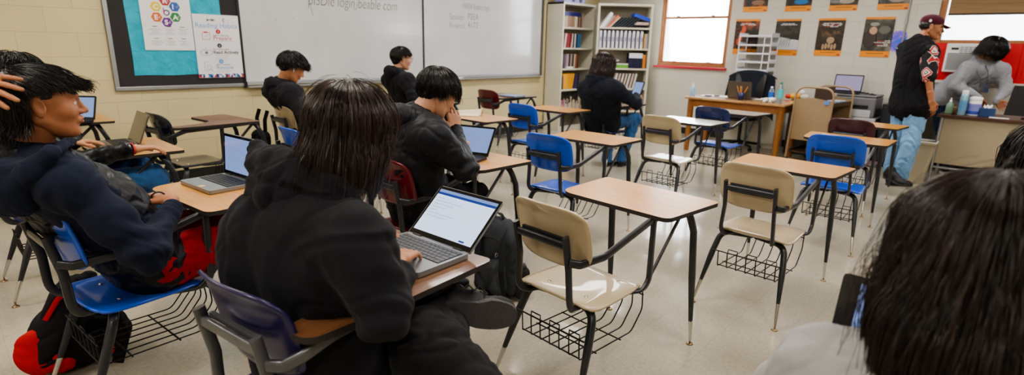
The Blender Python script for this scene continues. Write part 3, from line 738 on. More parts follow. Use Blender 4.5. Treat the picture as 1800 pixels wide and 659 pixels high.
b=MB(); b.tube([(hx+.022*math.cos(a),-.005,hz-.004+.022*math.sin(a)) for a in [k*.35 for k in range(18)]],.010,.003,up=(0,1,0),seg=6,closed=True); b.tube([(hx-.022,-.005,hz),(hx-.022,-.005,hz+.04)],.008,.003,up=(0,1,0),seg=6); b.build('round_mark',mk('logo_navy','#262c66'),ch)
b=MB(); b.tube([(hx+.022*math.cos(a),-.007,hz-.004+.022*math.sin(a)) for a in [2.2+k*.2 for k in range(9)]],.010,.003,up=(0,1,0),seg=6); b.build('round_mark_red',mk('logo_red','#c02638'),ch)
m_fade=mk('faded_print','#a7a3ad'); m_inkg=mk('grey_ink','#6a6870')
for ci,cx in enumerate((.24,.52,.79)):
    for ri,rz_ in enumerate((.36,.165)):
        b=MB(); b.box2((cx*pw-.02,-.0038,rz_*phh+.012),(cx*pw+.02,-.003,rz_*phh+.019),1)
        for k in range(5 if ri==0 else 4):
            hw=(.06 if ci==0 else .045)*(.7+.3*math.sin(k*2.1+ci)); b.box2((cx*pw-hw,-.0038,rz_*phh-.008-.012*k),(cx*pw+hw,-.003,rz_*phh-.004-.012*k))
        b.build('small_print',[m_fade,m_inkg],ch)
# Reading Habits poster
q0=A(353,137,.03); q1=A(427,136,.03); w2_=q1.x-q0.x; zt2=A(340,24,.03).z; x2=A(336.5,24,.03).x; hh2=zt2-q0.z; wq=A(417,25,.03).x-x2
rp=empty('reading_poster',(x2,-.030,q0.z),0,'white Reading Habits poster overlapping the teal paper beside the whiteboard','poster')
MB().box2((0,-.003,0),(wq,0,hh2)).build('sheet',m_prt,rp)
m_blue=mk('print_blue','#5b93c9'); m_rd=mk('print_red','#b52a33'); m_ink=mk('print_black','#333238')
def tz(f): return hh2*f
text(rp,'Reading Habits',.066,(wq*.50,-.0035,tz(.795)),RA,m_blue,'title',align='CENTER')
text(rp,'Prepare',.056,(wq*.40,-.0035,tz(.605)),RA,m_rd,'heading'); text(rp,'Read Actively',.044,(wq*.37,-.0035,tz(.385)),RA,m_ink,'heading',off=.0008); text(rp,'Review',.056,(wq*.40,-.0035,tz(.135)),RA,m_blue,'heading')
text(rp,'Before Reading',.024,(wq*.40,-.0035,tz(.665)),RA,m_inkg,'subheading'); text(rp,'During Reading',.024,(wq*.37,-.0035,tz(.445)),RA,m_inkg,'subheading'); text(rp,'After Reading',.024,(wq*.40,-.0035,tz(.20)),RA,m_inkg,'subheading')
text(rp,'beable',.03,(wq*.30,-.0035,tz(.90)),RA,m_ink,'maker_mark',off=.0015)
b=MB(); b.tube([(wq*.68+.012*math.cos(a),-.004,tz(.915)+.016*math.sin(a)) for a in [1.2+k*.3 for k in range(13)]],.006,.002,up=(0,1,0),seg=5); b.build('crescent_mark',m_ink,rp)
for n_,f,mt in (('1',.735,m_rd),('2',.515,m_ink),('3',.26,m_blue)):
    b=MB(); b.lathe([(.022,0),(.022,.0012)],(wq*.52,-.0034,tz(f)),axis=(0,-1,0),seg=20); d=b.build('number_disc',mt,rp); text(d,n_,.026,(wq*.52,-.0049,tz(f)-.009),RA,m_white,'number',align='CENTER')
b=MB()
for a_,c_ in (((.17,.61),(.17,.72)),((.17,.72),(.33,.72)),((.33,.72),(.33,.61)),((.33,.61),(.17,.61))): b.tube([(wq*a_[0],-.004,tz(a_[1])),(wq*c_[0],-.004,tz(c_[1]))],.005,.001,up=(0,1,0),seg=4)
b.box2((wq*.21,-.0045,tz(.712)),(wq*.29,-.003,tz(.732))); b.tube([(wq*.21,-.004,tz(.665)),(wq*.24,-.004,tz(.645)),(wq*.29,-.004,tz(.69))],.005,.001,up=(0,1,0),seg=4); b.build('clipboard_icon',m_rd,rp)
b=MB(); cxx,czz=wq*.22,tz(.40)
for s in (-1,1): b.tube([(cxx+.055*math.cos(a),-.004,czz+s*.026*math.sin(a)) for a in [PI*k/12 for k in range(13)]],.004,.001,up=(0,1,0),seg=4)
b.lathe([(.014,0),(.014,.001)],(cxx,-.0034,czz),axis=(0,-1,0),seg=14)
for k in range(5): a=PI*(k+1)/6; b.tube([(cxx+.06*math.cos(a),-.004,czz+.035*math.sin(a)),(cxx+.075*math.cos(a),-.004,czz+.05*math.sin(a))],.003,.001,up=(0,1,0),seg=4)
b.build('eye_icon',m_inkg,rp)
b=MB(); cxx,czz=wq*.24,tz(.165); b.tube([(cxx+.02*math.cos(a),-.004,czz+.02*math.sin(a)) for a in [k*.4 for k in range(16)]],.005,.001,up=(0,1,0),seg=4); b.tube([(cxx+.015,-.004,czz-.015),(cxx+.035,-.004,czz-.035)],.007,.001,up=(0,1,0),seg=4)
for a_,c_ in (((-.04,-.03),(-.04,.05)),((-.04,.05),(.0,.06)),((-.04,-.03),(.0,-.03))): b.tube([(cxx+a_[0],-.004,czz+a_[1]),(cxx+c_[0],-.004,czz+c_[1])],.004,.001,up=(0,1,0),seg=4)
b.build('magnifier_icon',m_blue,rp)
for (f,mt,n) in ((.585,m_fade,1),(.36,m_fade,4),(.105,m_fade,2)):
    b=MB()
    for k in range(n): b.box2((wq*.40,-.0036,tz(f)-.014*k),(wq*(.72-.05*(k%2)+(.15 if n==1 else 0)),-.003,tz(f)-.014*k+.003))
    b.build('small_print',mt,rp)
tri=MB(); cols=['#c9262f','#22306f','#e7c0cf','#2c83c4','#1c2142','#e8e6ec']
for k in range(16):
    xx=wq*k/16; ww=wq/16; tri.prism([(xx,0),(xx+ww,0),(xx+(ww if k%2 else 0),tz(.055))],-.0006,m=k%5,origin=(0,-.0034,.002),ax=(1,0,0),ay=(0,0,1)); tri.prism([(xx+ww,0.0),(xx+ww,tz(.055)),(xx,tz(.055))],-.0005,m=(k*2+1)%6,origin=(0,-.0033,.002),ax=(1,0,0),ay=(0,0,1))
tri.build('triangle_border',[mk('tri'+c[1:],c) for c in cols],rp)
# whiteboards
def wb_mat():
    m=M('gloss_whiteboard','#c9c9ca',rough=.16,spec=.5,coat=.2); v=m.coords(); n=m.noise(1.1,4,v)
    m.color(m.ramp(n,[(.3,'#bfbfc0'),(.7,'#cfcfd2')])); return m.m
m_wb=wb_mat(); xA=BR+.0; xM=A(743,100).x; xE=A(949,100).x; zt=A(743,127).z-.0; print('wb',xA,xM,xE,zt,A(430,148).z,A(948,125).z)
m_traym=M('tray_aluminium','#b6b8bd',rough=.3,metal=.5).m
def whiteboard(x0,x1,label):
    e=empty('whiteboard',(x0,0,0),0,label,'whiteboard'); w=x1-x0; z0=zb+.03
    MB().box2((.0,-.02,z0),(w,-.001,2.43)).build('writing_surface',m_wb,e)
    b=MB(); b.box2((w-.012,-.03,z0),(w+.012,-.002,2.45)); b.build('divider_strip',m_blackplastic,e)
    b=MB(); b.box2((0,-.026,z0-.015),(w,-.001,z0+.02)); b.build('bottom_rail',m_traym,e)
    b=MB(); b.prism([(0,0),(-.085,-.004),(-.085,.012),(-.078,.012),(-.075,.004),(0,.008)],w-.02,origin=(.01,-.002,z0-.035),ax=(0,1,0),ay=(0,0,1)); b.build('marker_tray',m_traym,e)
    return e
wb1=whiteboard(xA,xM,'whiteboard with faint web address written near its top'); wb2=whiteboard(xM,xE,'whiteboard with Session and Password notes, ending beside the bookcase')
b=MB(); b.box2((-.012,-.03,zb),(.012,-.001,2.45)); b.box2((-.016,-.04,zb-.01),(.016,-.001,zb+.05)); b.build('edge_strip',m_blackplastic,wb1)
b=MB(); b.box2((xE-xM-.02,-.035,zb-.01),(xE-xM+.03,-.001,2.45)); b.build('end_frame',mk('dark_bronze_frame','#55504c',rough=.4),wb2)
m_mk=mk('green_grey_marker','#626150',rough=.6); m_mk2=mk('grey_marker','#4f4e58',rough=.6)
def wtext(par,x0par,s,p0,p1,mat,size_h,shear=0.0):
    a=A(*p0,.021); b_=A(*p1,.021); o=text(par,s,size_h,(a.x-x0par,-.0212,a.z),RA,mat,'handwriting',ext=.0002,off=-.0022 if size_h>.1 else -.001,shear=shear)
    bpy.context.view_layer.update(); wd=o.dimensions.x; o.scale=(((b_.x-a.x)/max(wd,.01)),1,1); return o
wtext(wb1,xA,'pISDie login beable com',(541,8),(697,6),m_mk,.17,.15)
b=MB(); p=[A(x,y,.021) for x,y in ((543,-2),(545,6),(548,20),(551,28))]; b.tube([(q.x-xA,-.0215,q.z) for q in p],.007,.001,up=(0,1,0),seg=4)
b.build('handwriting_stroke',m_mk,wb1); b=MB(); p=[A(x,y,.021) for x,y in ((628,4),(628,11),(626,17),(622,17),(622,14))]; b.tube([(q.x-xA,-.0215,q.z) for q in rnd(p,.02)],.006,.001,up=(0,1,0),seg=4); b.build('handwriting_stroke',m_mk,wb1)
wtext(wb2,xM,'NWEA Student login',(813,15),(860,17),m_mk2,.115)
wtext(wb2,xM,'Session',(790,34),(814,34),m_mk2,.125); wtext(wb2,xM,'P2EA',(822,34),(840,34),m_mk2,.125)
wtext(wb2,xM,'Password',(790,49),(815,49),m_mk2,.115); wtext(wb2,xM,'4173',(822,49),(839,49),m_mk2,.125)
b=MB()
for x,y in ((471,36),(484,35),(516,32)): q=A(x,y,.021); b.tube([(q.x-xA-.01,-.0213,q.z),(q.x-xA+.012,-.0213,q.z-.01)],.008,.001,up=(0,1,0),seg=4)
b.build('marker_smudge',mk('smudge','#8f8f8e'),wb1)
# marker and eraser in tray
q=A(800,130,.05); b=MB(); b.tube([(xM+.55,-.05,zb+.012),(xM+.68,-.055,zb+.012)],.016,seg=10); tag(b.build('marker',m_white),'white board marker lying in the whiteboard tray','marker')
# ---- posters on the window wall
def Bp(px,py,off=.004): return at(px,py,x=XB-off)
m_or=mk('orange_band','#e08a1c',rough=.45)
def photo_mat(nm,stops,sc,seed):
    m=M(nm,'#222222',rough=.4,coat=.2); v=m.coords((1,1,1)); n=m.noise(sc,5,v,.65,.8); 
    m.color(m.ramp(n,[(p,c) for p,c in stops])); return m.m
PH=[photo_mat('photo_ember',[(.38,'#161a20'),(.5,'#332a26'),(.64,'#9a4b2c')],6,1),photo_mat('photo_snow',[(.45,'#24221c'),(.55,'#44403a'),(.62,'#2a2620')],7,2),
    photo_mat('photo_stage',[(.4,'#17130f'),(.55,'#3a2b1e'),(.7,'#7a5a40')],9,3),photo_mat('photo_soldier',[(.4,'#191b18'),(.52,'#3b3c34'),(.66,'#77735f')],5,4)]
m_wt=mk('poster_white_ink','#cfcfd0',rough=.5); m_rt=mk('poster_red_ink','#a22a22',rough=.5); m_snow=mk('snow_field','#c3c6c9'); m_skin2=mk('photo_skin','#b88f78'); m_pale=mk('photo_pale','#a3876c'); m_fl=mk('photo_flame','#c4532f')
def poster(i,tl,tr,br,bl,label,row):
    y0=Bp(*tl).y if tl else Bp(*bl).y; a=Bp(*(tl or bl)); y1=Bp(*(tr or br)).y; z1=a.z if tl else None
    z0=(Bp(*br).z+Bp(*bl).z)/2; yl=(Bp(*tl).y+Bp(*bl).y)/2 if tl else Bp(*bl).y; yr=(Bp(*tr).y+Bp(*br).y)/2 if tl else Bp(*br).y
    w=yl-yr; h=(Bp(*tl).z+Bp(*tr).z)/2-z0 if tl else w*1.42
    e=empty('wall_poster',(XB-.004,yl,z0),-PI/2,label,'poster','orange-banded posters on the window wall')
    b=MB(); b.box2((0,-.002,0),(w,.002,h)); sh=b.build('photo_sheet',PH[(i)%4],e)
    MB().box2((0,-.0035,0),(w,-.0018,h*.15)).build('lower_band',m_or,e); MB().box2((0,-.0035,h*.945),(w,-.0018,h)).build('upper_band',m_or,e)
    b=MB(); b.box2((w*.86,-.004,h*.02),(w*.96,-.0034,h*.055)); b.build('corner_mark',m_rt,e)
    b=MB(); b.box2((w*.22,-.0042,h*.085),(w*.80,-.0034,h*.105)); b.build('band_print',mk('band_ink','#8a5a18'),e)
    rows=[(.86,.25,.78),(.83,.2,.85)] if i%4 in(0,1) else ([(.86,.2,.85),(.83,.15,.9),(.80,.2,.85),(.77,.3,.75)] if i%4==2 else [(.40,.52,.95),(.36,.42,.97),(.32,.47,.97),(.28,.55,.95)])
    if row==2:
        b=MB()
        for k,(f,a0,a1) in enumerate(rows):
            x=a0
            while x<a1-.04:
                ln=RNG.uniform(.06,.16); b.box2((w*x,-.0032,h*f),(w*min(x+ln,a1),-.0024,h*(f+.018)),1 if RNG.random()<.22 else 0); x+=ln+.02
        b.build('headline',[m_wt,m_rt],e)
        b=MB()
        if i%4==1:
            b.prism([(0,.16),(1,.16),(1,.42),(.6,.46),(.3,.50),(0,.50)],-.0004,origin=(0,-.0026,0),ax=(w,0,0),ay=(0,0,h),m=0)
            for k in range(6): b.tube([(w*(.12+.1*k),-.0035,h*.25),(w*(.2+.09*k),-.0035,h*(.34+.02*k)),(w*(.15+.14*k),-.0035,h*.46)],.008,.001,up=(0,1,0),seg=4,m=1)
            b.build('picture',[m_snow,m_blackplastic],e)
        elif i%4==0:
            for k in range(4): b.ball((w*(.2+.06*k),-.003,h*(.35+.12*k)),(w*.09,.0006,h*.10))
            b.build('picture',m_fl,e)
        elif i%4==2:
            for k in range(5): b.ball((w*(.30+.11*k),-.003,h*(.24+.02*(k%3))),(w*.05,.0006,h*.08))
            b.ball((w*.55,-.003,h*.42),(w*.15,.0006,h*.09)); b.build('picture',m_pale,e)
        else:
            b.ball((w*.33,-.003,h*.66),(w*.14,.0006,h*.10),0); b.ball((w*.35,-.0035,h*.82),(w*.17,.0005,h*.05),1); b.ball((w*.25,-.0028,h*.45),(w*.24,.0006,h*.22),2); b.ball((w*.70,-.003,h*.68),(w*.22,.0006,h*.10),3)
            b.build('picture',[m_skin2,mk('cap_grey','#8d8a80'),mk('jacket_dark','#3a2f2c'),mk('helmet_grey','#5f6058')],e)
    else:
        b=MB(); b.ball((w*.6,-.003,h*.26),(w*.28,.0006,h*.07)); b.build('picture',mk('pic%d'%i,['#8a6a55','#2a6fb0','#a89a88','#9a8a80'][i%4]),e)
        b=MB(); b.box2((w*.1,-.0032,h*.60),(w*.8,-.0024,h*.62)); b.box2((w*.2,-.0032,h*.56),(w*.9,-.0024,h*.58)); b.build('headline',m_wt,e)
poster(0,(1294,33.6),(1335.5,34),(1330,95.5),(1287.8,95),'dark orange-banded poster with a flame figure partly behind the white tray rack',2)
poster(1,(1365,33.3),(1408.8,33.3),(1400.6,97.5),(1358,97),'orange-banded poster with a bare branch over snow',2)
poster(2,(1440.7,32),(1487,32),(1477.6,98.9),(1429.8,97.8),'orange-banded poster with pale figures on a dark stage',2)
poster(3,(1522.7,29.5),(1574,30),(1563,101),(1510.4,99.7),'orange-banded poster with a capped soldier and grey helmet',2)
for i,(a,c) in enumerate((((1305.5,20.8),(1347.8,21.3)),((1379.3,19.7),(1424.9,20)),((1456.6,19),(1506,18.8)),((1541,17.8),(1597,16.6)))):
    poster(i+4,None,None,c,a,['cut-off upper poster above the flame poster','cut-off upper poster with a blue shape above the snow poster','cut-off upper poster above the pale figures poster','cut-off upper poster above the soldier poster'][i],1)
p0=Bp(1569.6,53,.003); p1=Bp(1598,52,.003); p2=Bp(1565,92,.003); m_spl=M('blue_purple_splash','#4a4ad0',rough=.5); m_spl.color(m_spl.ramp(m_spl.noise(9,4,m_spl.coords(),.6,1.5),[(.35,'#2f62d8'),(.5,'#6a58d0'),(.6,'#b58fe0'),(.7,'#4a5fe0')]))
b=MB(); wq_=p0.y-p1.y; hq=p0.z-p2.z; N=28
pl_=[(wq_/2+(wq_/2)*(1 if k%2 else .86)*math.copysign(abs(math.cos(2*PI*k/N))**.5,math.cos(2*PI*k/N)),hq/2+(hq/2)*(1 if k%2 else .9)*math.copysign(abs(math.sin(2*PI*k/N))**.5,math.sin(2*PI*k/N))) for k in range(N)]
b.prism(pl_,-.002,origin=(0,0,0),ax=(1,0,0),ay=(0,0,1)); o=b.build('paint_splash_poster',m_spl.m,loc=(XB-.004,p0.y,p2.z),rz=-PI/2); tag(o,'blue and purple splash-shaped poster behind the metal conduit','poster')
# text objects become real meshes
bpy.context.view_layer.update()
_dg=bpy.context.evaluated_depsgraph_get()
for _o in [o for o in bpy.data.objects if o.type=='FONT']:
    _me=bpy.data.meshes.new_from_object(_o.evaluated_get(_dg)); _n=bpy.data.objects.new(_o.name,_me); COL.objects.link(_n)
    _n.parent=_o.parent; _n.matrix_basis=_o.matrix_basis.copy()
    for _c in list(_o.children): _c.parent=_n
    _nm=_o.name; bpy.data.objects.remove(_o); _n.name=_nm
# ================================================================ people: implicit bodies meshed with OpenVDB
def npv(p): return np.array([p[0],p[1],p[2]],dtype=np.float64)
class SDF:
    def __init__(s,k=.02): s.p=[]; s.k=k
    def cone(s,a,b,ra,rb,k=None): s.p.append(('c',npv(a),npv(b),ra,rb,k or s.k)); return s
    def ell(s,c,r,R=None,k=None,sub=False):
        s.p.append(('s' if sub else 'e',npv(c),np.array(r if hasattr(r,'__len__') else (r,r,r),float),None if R is None else np.array(R.to_3x3() if hasattr(R,'to_3x3') else R),0,k or s.k)); return s
    def chain(s,pts,rs,k=None):
        for i in range(len(pts)-1): s.cone(pts[i],pts[i+1],rs[i],rs[i+1],k)
        return s
    def bounds(s):
        lo=np.full(3,1e9); hi=-lo
        for q in s.p:
            if q[0]=='c':
                for c,r in ((q[1],q[3]),(q[2],q[4])): lo=np.minimum(lo,c-r); hi=np.maximum(hi,c+r)
            elif q[0]=='e': m=q[2].max(); lo=np.minimum(lo,q[1]-m); hi=np.maximum(hi,q[1]+m)
        return lo-.03,hi+.03
    def mesh(s,res=.006,sm=1):
        lo,hi=s.bounds(); n=np.ceil((hi-lo)/res).astype(int)+1
        F=np.full(n,1.0,dtype=np.float32); ax=[(lo[i]+np.arange(n[i])*res).astype(np.float32) for i in range(3)]
        for q in s.p:
            k=q[5]
            if q[0]=='c': m=max(q[3],q[4])+k+3*res; a=np.minimum(q[1],q[2])-m; b=np.maximum(q[1],q[2])+m
            else: m=q[2].max()+k+3*res; a=q[1]-m; b=q[1]+m
            i0=np.clip(np.floor((a-lo)/res).astype(int),0,n-1); i1=np.clip(np.ceil((b-lo)/res).astype(int)+1,1,n)
            if (i1<=i0).any(): continue
            X=ax[0][i0[0]:i1[0],None,None]; Y=ax[1][None,i0[1]:i1[1],None]; Z=ax[2][None,None,i0[2]:i1[2]]
            if q[0]=='c':
                A,B,ra,rb=q[1],q[2],q[3],q[4]; D=B-A; L2=max(D@D,1e-9)
                t=np.clip(((X-A[0])*D[0]+(Y-A[1])*D[1]+(Z-A[2])*D[2])/L2,0,1)
                d=np.sqrt((X-A[0]-t*D[0])**2+(Y-A[1]-t*D[1])**2+(Z-A[2]-t*D[2])**2)-(ra+(rb-ra)*t)
            else:
                x,y,z=X-q[1][0],Y-q[1][1],Z-q[1][2]; r=q[2]
                if q[3] is not None:
                    R=q[3]; x,y,z=(x*R[0,0]+y*R[1,0]+z*R[2,0]),(x*R[0,1]+y*R[1,1]+z*R[2,1]),(x*R[0,2]+y*R[1,2]+z*R[2,2])
                k0=np.sqrt((x/r[0])**2+(y/r[1])**2+(z/r[2])**2); k1=np.sqrt((x/r[0]**2)**2+(y/r[1]**2)**2+(z/r[2]**2)**2)+1e-9
                d=k0*(k0-1)/k1
            sub=F[i0[0]:i1[0],i0[1]:i1[1],i0[2]:i1[2]]
            if q[0]=='s':
                h=np.clip(.5-.5*(sub+d)/k,0,1); sub[...]=sub*(1-h)-d*h+k*h*(1-h)
            else:
                h=np.clip(.5+.5*(d-sub)/k,0,1); sub[...]=sub*h+d*(1-h)-k*h*(1-h)
        g=vdb.FloatGrid(); g.background=1.0; g.copyFromArray(F); v,f=g.convertToQuads(isovalue=0.0)
        return (v*res+lo).astype(np.float64),f[:,::-1].copy()
def vnormals(v,f):
    a=v[f[:,2]]-v[f[:,0]]; b=v[f[:,3]]-v[f[:,1]]; n=np.cross(a,b); N=np.zeros_like(v)
    for i in range(4): np.add.at(N,f[:,i],n)
    return N/(np.linalg.norm(N,axis=1,keepdims=True)+1e-12)
def relax(v,f,it=2):
    for _ in range(it):
        S=np.zeros_like(v); C=np.zeros(len(v))
        for i in range(4): np.add.at(S,f[:,i],v[f[:,(i+1)%4]]+v[f[:,(i+3)%4]]); np.add.at(C,f[:,i],2)
        v=v*.5+.5*S/np.maximum(C,1)[:,None]
    return v
def waves(p,freq,seed,n=7,ridge=True,aniso=(1,1,1)):
    r=np.random.default_rng(seed); out=np.zeros(len(p)); q=p*np.array(aniso)
    q=q+.35/freq*np.stack([np.sin(q[:,(i+1)%3]*freq*1.7+i+seed) for i in range(3)],1)
    if not ridge:
        for i in range(n): d=r.normal(size=3); out+=np.sin((q@d)*freq+r.random()*6.28)/n
        return out
    for i in range(n):
        d=r.normal(size=3)*np.array([1,1,.75]); d/=np.linalg.norm(d); ph=(q@d)*freq*(.7+.8*r.random())+r.random()*6.28
        s=np.sin(ph+.6*np.sin(q@d[[2,0,1]]*freq*1.3)); msk=np.clip(.55+.6*np.sin((q@d[[1,2,0]])*freq*.8+i*2.1),0,1)
        out=np.maximum(out,np.exp(-(s/.30)**2)*msk)
    return out*1.5-.45
def crease(p,joint,axis,rad,freq,seed):
    """fold rings round a bent joint, running across the limb axis"""
    d=p-npv(joint); t=d@npv(axis); w=np.exp(-(np.linalg.norm(d,axis=1)/rad)**2)
    side=d-np.outer(t,npv(axis)); a=side@np.array([.6,.5,.62]); return w*np.sin(t*freq+a*14+seed+2*np.sin(a*20))
class Geo:
    def __init__(s): s.v=[]; s.f=[]; s.m=[]; s.n=0
    def add(s,v,f,m=0):
        s.v.append(v); s.f.append(f+s.n); s.m.append(np.full(len(f),m) if np.isscalar(m) else m); s.n+=len(v); return s
    def build(s,name,mats,parent=None):
        v=np.concatenate(s.v); fs=s.f; tot=sum(len(f) for f in fs)
        me=bpy.data.meshes.new(name); me.vertices.add(len(v)); me.vertices.foreach_set('co',v.astype(np.float32).ravel())
        loops=np.concatenate([f.ravel() for f in fs]); cnt=np.concatenate([np.full(len(f),f.shape[1]) for f in fs])
        me.loops.add(len(loops)); me.loops.foreach_set('vertex_index',loops.astype(np.int32))
        me.polygons.add(tot); st=np.concatenate([[0],np.cumsum(cnt)[:-1]]); me.polygons.foreach_set('loop_start',st.astype(np.int32))
        me.polygons.foreach_set('material_index',np.concatenate(s.m).astype(np.int32)); me.polygons.foreach_set('use_smooth',np.ones(tot,bool))
        me.update(); me.validate()
        for m in (mats if isinstance(mats,(list,tuple)) else [mats]): me.materials.append(m)
        o=bpy.data.objects.new(name,me); COL.objects.link(o); o.parent=parent; return o
def basis(F,U=(0,0,1)):
    F=Vector(F).normalized(); L=Vector(U).cross(F).normalized(); Up=F.cross(L)
    return Matrix((F,L,Up)).transposed()      # columns forward, left, up
def skin(name,c,lip=None):
    m=M(name,c,rough=.48,spec=.4); m.b.inputs['Subsurface Weight'].default_value=.12; m.b.inputs['Subsurface Radius'].default_value=(.9,.35,.2); m.b.inputs['Subsurface Scale'].default_value=.008
    m.vary(.09,22); v=m.coords(); m.bump(m.noise(330,2,v),.08,.001); return m.m
SK={'tan':skin('skin_tan','#b5805f'),'light':skin('skin_light','#c9977c'),'brown':skin('skin_brown','#a06b4e')}
LIP=mk('lip_skin','#8f4f45',rough=.4); EYEW=mk('eye_white','#cfc9c4',rough=.2); IRIS=mk('iris_dark','#1c120d',rough=.15); NAIL=mk('nail','#c99a86',rough=.3)
def hairm(name,a,b):
    m=M(name,a,rough=.33,spec=.6); v=m.coords((1,1,.15)); m.color(m.ramp(m.noise(60,3,v),[(.35,a),(.7,b)]))
    m.b.inputs['Anisotropic'].default_value=.5; return m.m
def hset(n,cols): return [hairm('%s_hair_%s'%(n,k),a,b) for k,(a,b) in zip(('base','light','deep'),cols)]
HR={'black':hset('black',(('#0b090a','#1b1617'),('#17130f','#2c2421'),('#060506','#0e0c0d'))),'brown':hset('dark_brown',(('#170f0d','#33231e'),('#21150f','#3d2b24'),('#100b09','#231814'))),
    'umber':hset('umber',(('#1e1412','#412d28'),('#2e1f19','#58423a'),('#140d0b','#2b1e1a')))}  # umber tones lifted to carry specular streaks; strands pick one at random
# ---------------------------------------------------------------- head
def head_local(female=False):
    S=SDF(.014)
    S.ell((-.014,0,.034),(.098,.076,.086),k=.02).ell((.034,0,-.012),(.058,.060,.078),k=.03)
    for s in (-1,1):
        S.cone((-.012,s*.050,-.045),(.050,s*.022,-.088),.020,.017,k=.03); S.ell((.058,s*.036,-.022),(.030,.024,.026),k=.022)
    S.ell((.034,0,-.070),(.050,.044,.036),k=.025); S.ell((.072,0,-.094),(.020,.022,.017),k=.018)
    S.ell((.078,0,.034),(.020,.050,.013),k=.016)                       # brow
    for s in (-1,1): S.ell((.096,s*.031,.010),(.018,.018,.012),k=.012,sub=True)
    for s in (-1,1): S.ell((.0775,s*.030,.008),.0135,k=.004)
    S.cone((.086,0,.022),(.108,0,-.018),.0085,.0105,k=.012); S.ell((.110,0,-.022),(.011,.011,.010),k=.008)
    for s in (-1,1): S.ell((.098,s*.012,-.026),(.011,.008,.008),k=.006)
    S.ell((.086,0,-.052),(.018,.026,.014),k=.012)
    S.ell((.0975,0,-.0475),(.0085,.021,.0055),k=.004); S.ell((.096,0,-.0585),(.0085,.019,.0065),k=.004)
    S.ell((.109,0,-.0530),(.012,.022,.0016),k=.003,sub=True)
    for s in (-1,1):
        R=Matrix.Rotation(s*.35,3,'Z')@Matrix.Rotation(-.2,3,'Y')
        S.ell((-.010,s*.080,.000),(.019,.0065,.032),R,k=.008); S.ell((-.006,s*.078,-.026),(.009,.006,.010),k=.006)
        S.ell((-.006,s*.0875,.003),(.011,.006,.020),R,k=.004,sub=True)
    return S
_HL={}
def head_mesh(res):
    if res not in _HL:
        v,f=head_local().mesh(res); _HL[res]=(relax(v,f,1),f)
    return _HL[res]
def put_head(G,H,Fw,Up,scale=1.0,res=.0035,mats=(0,1,2,3,4)):
    v,f=head_mesh(res); R=np.array(basis(Fw,Up)); c=v[f].mean(1); m=np.zeros(len(f),int)
    lip=((c[:,0]>.095)&(np.abs(c[:,1])<.022)&(c[:,2]<-.0435)&(c[:,2]>-.0655)&(((c[:,1]/.023)**2+((c[:,2]+.0535)/.0105)**2)<1)); m[lip]=mats[1]
    for s in (-1,1):
        e=np.sqrt((c[:,0]-.0775)**2+(c[:,1]-s*.030)**2+(c[:,2]-.008)**2)
        eye=(e<.0155)&(np.abs(c[:,2]-.0065)<.0052)&(np.abs(c[:,1]-s*.030)<.0125); m[eye]=mats[2]
        ir=eye&(np.hypot(c[:,1]-s*.030,(c[:,2]-.0065))<.0055); m[ir]=mats[3]
        br=(c[:,0]>.055)&(np.abs(c[:,2]-.036-.004*np.cos((np.abs(c[:,1])-.03)*60))<.0042)&(np.abs(c[:,1])>.012)&(np.abs(c[:,1])<.050)&(c[:,1]*s>0); m[br]=mats[4]
    G.add(v*scale@R.T+npv(H),f,m)
# ---------------------------------------------------------------- hand
def hand(S,W,dirn,palm,side=1,curl=.5,sc=1.0,spread=.10,curls=None,thumb=.6):
    """W wrist, dirn towards the fingers, palm = normal out of the palm; side +1 right hand, -1 left"""
    D=Vector(dirn).normalized(); P=Vector(palm); P=(P-D*P.dot(D)).normalized(); T=D.cross(P)*side      # T towards the thumb
    W=Vector(W); s=sc; k=.006*s
    base=[.030,.011,-.009,-.028]; ln=[.070,.078,.073,.058]; ml=[.086,.088,.083,.076]; rr=[.0088,.0090,.0086,.0076]
    tips=[]
    S.ell(W+D*.004,(.026*s,.026*s,.019*s),basis(D,P),k=.01)
    for i in range(4):
        mc0=W+D*.012*s+T*base[i]*.6*s; mc=W+D*ml[i]*s+T*base[i]*s*1.02
        S.cone(mc0,mc,.0135*s,.0105*s,k=.012*s)
        c=(curls[i] if curls else curl); a=-spread*(i-1.4)*.0+spread*(1.3-i)*.5
        d=(D+T*a).normalized(); p=mc; L=ln[i]*s; segs=(.45,.31,.24); ang=c*.9
        for j,q in enumerate(segs):
            dd=d*math.cos(ang)+P*math.sin(ang); n=p+dd*L*q; S.cone(p,n,rr[i]*s*(1-.10*j),rr[i]*s*(1-.10*(j+1)),k=.0035*s); p=n; ang+=c*.8
        tips.append(p)
    t0=W+D*.022*s+T*.024*s; t1=t0+(D*.55+T*.62+P*.25*thumb).normalized()*.040*s; t2=t1+(D*.85+T*.25+P*.5*thumb).normalized()*.032*s; t3=t2+(D*.9+T*.02+P*.6*thumb).normalized()*.026*s
    S.cone(W+D*.010*s+T*.012*s,t1,.016*s,.0125*s,k=.012*s); S.cone(t1,t2,.0118*s,.0100*s,k=.004*s); S.cone(t2,t3,.0100*s,.0082*s,k=.004*s)
    return tips
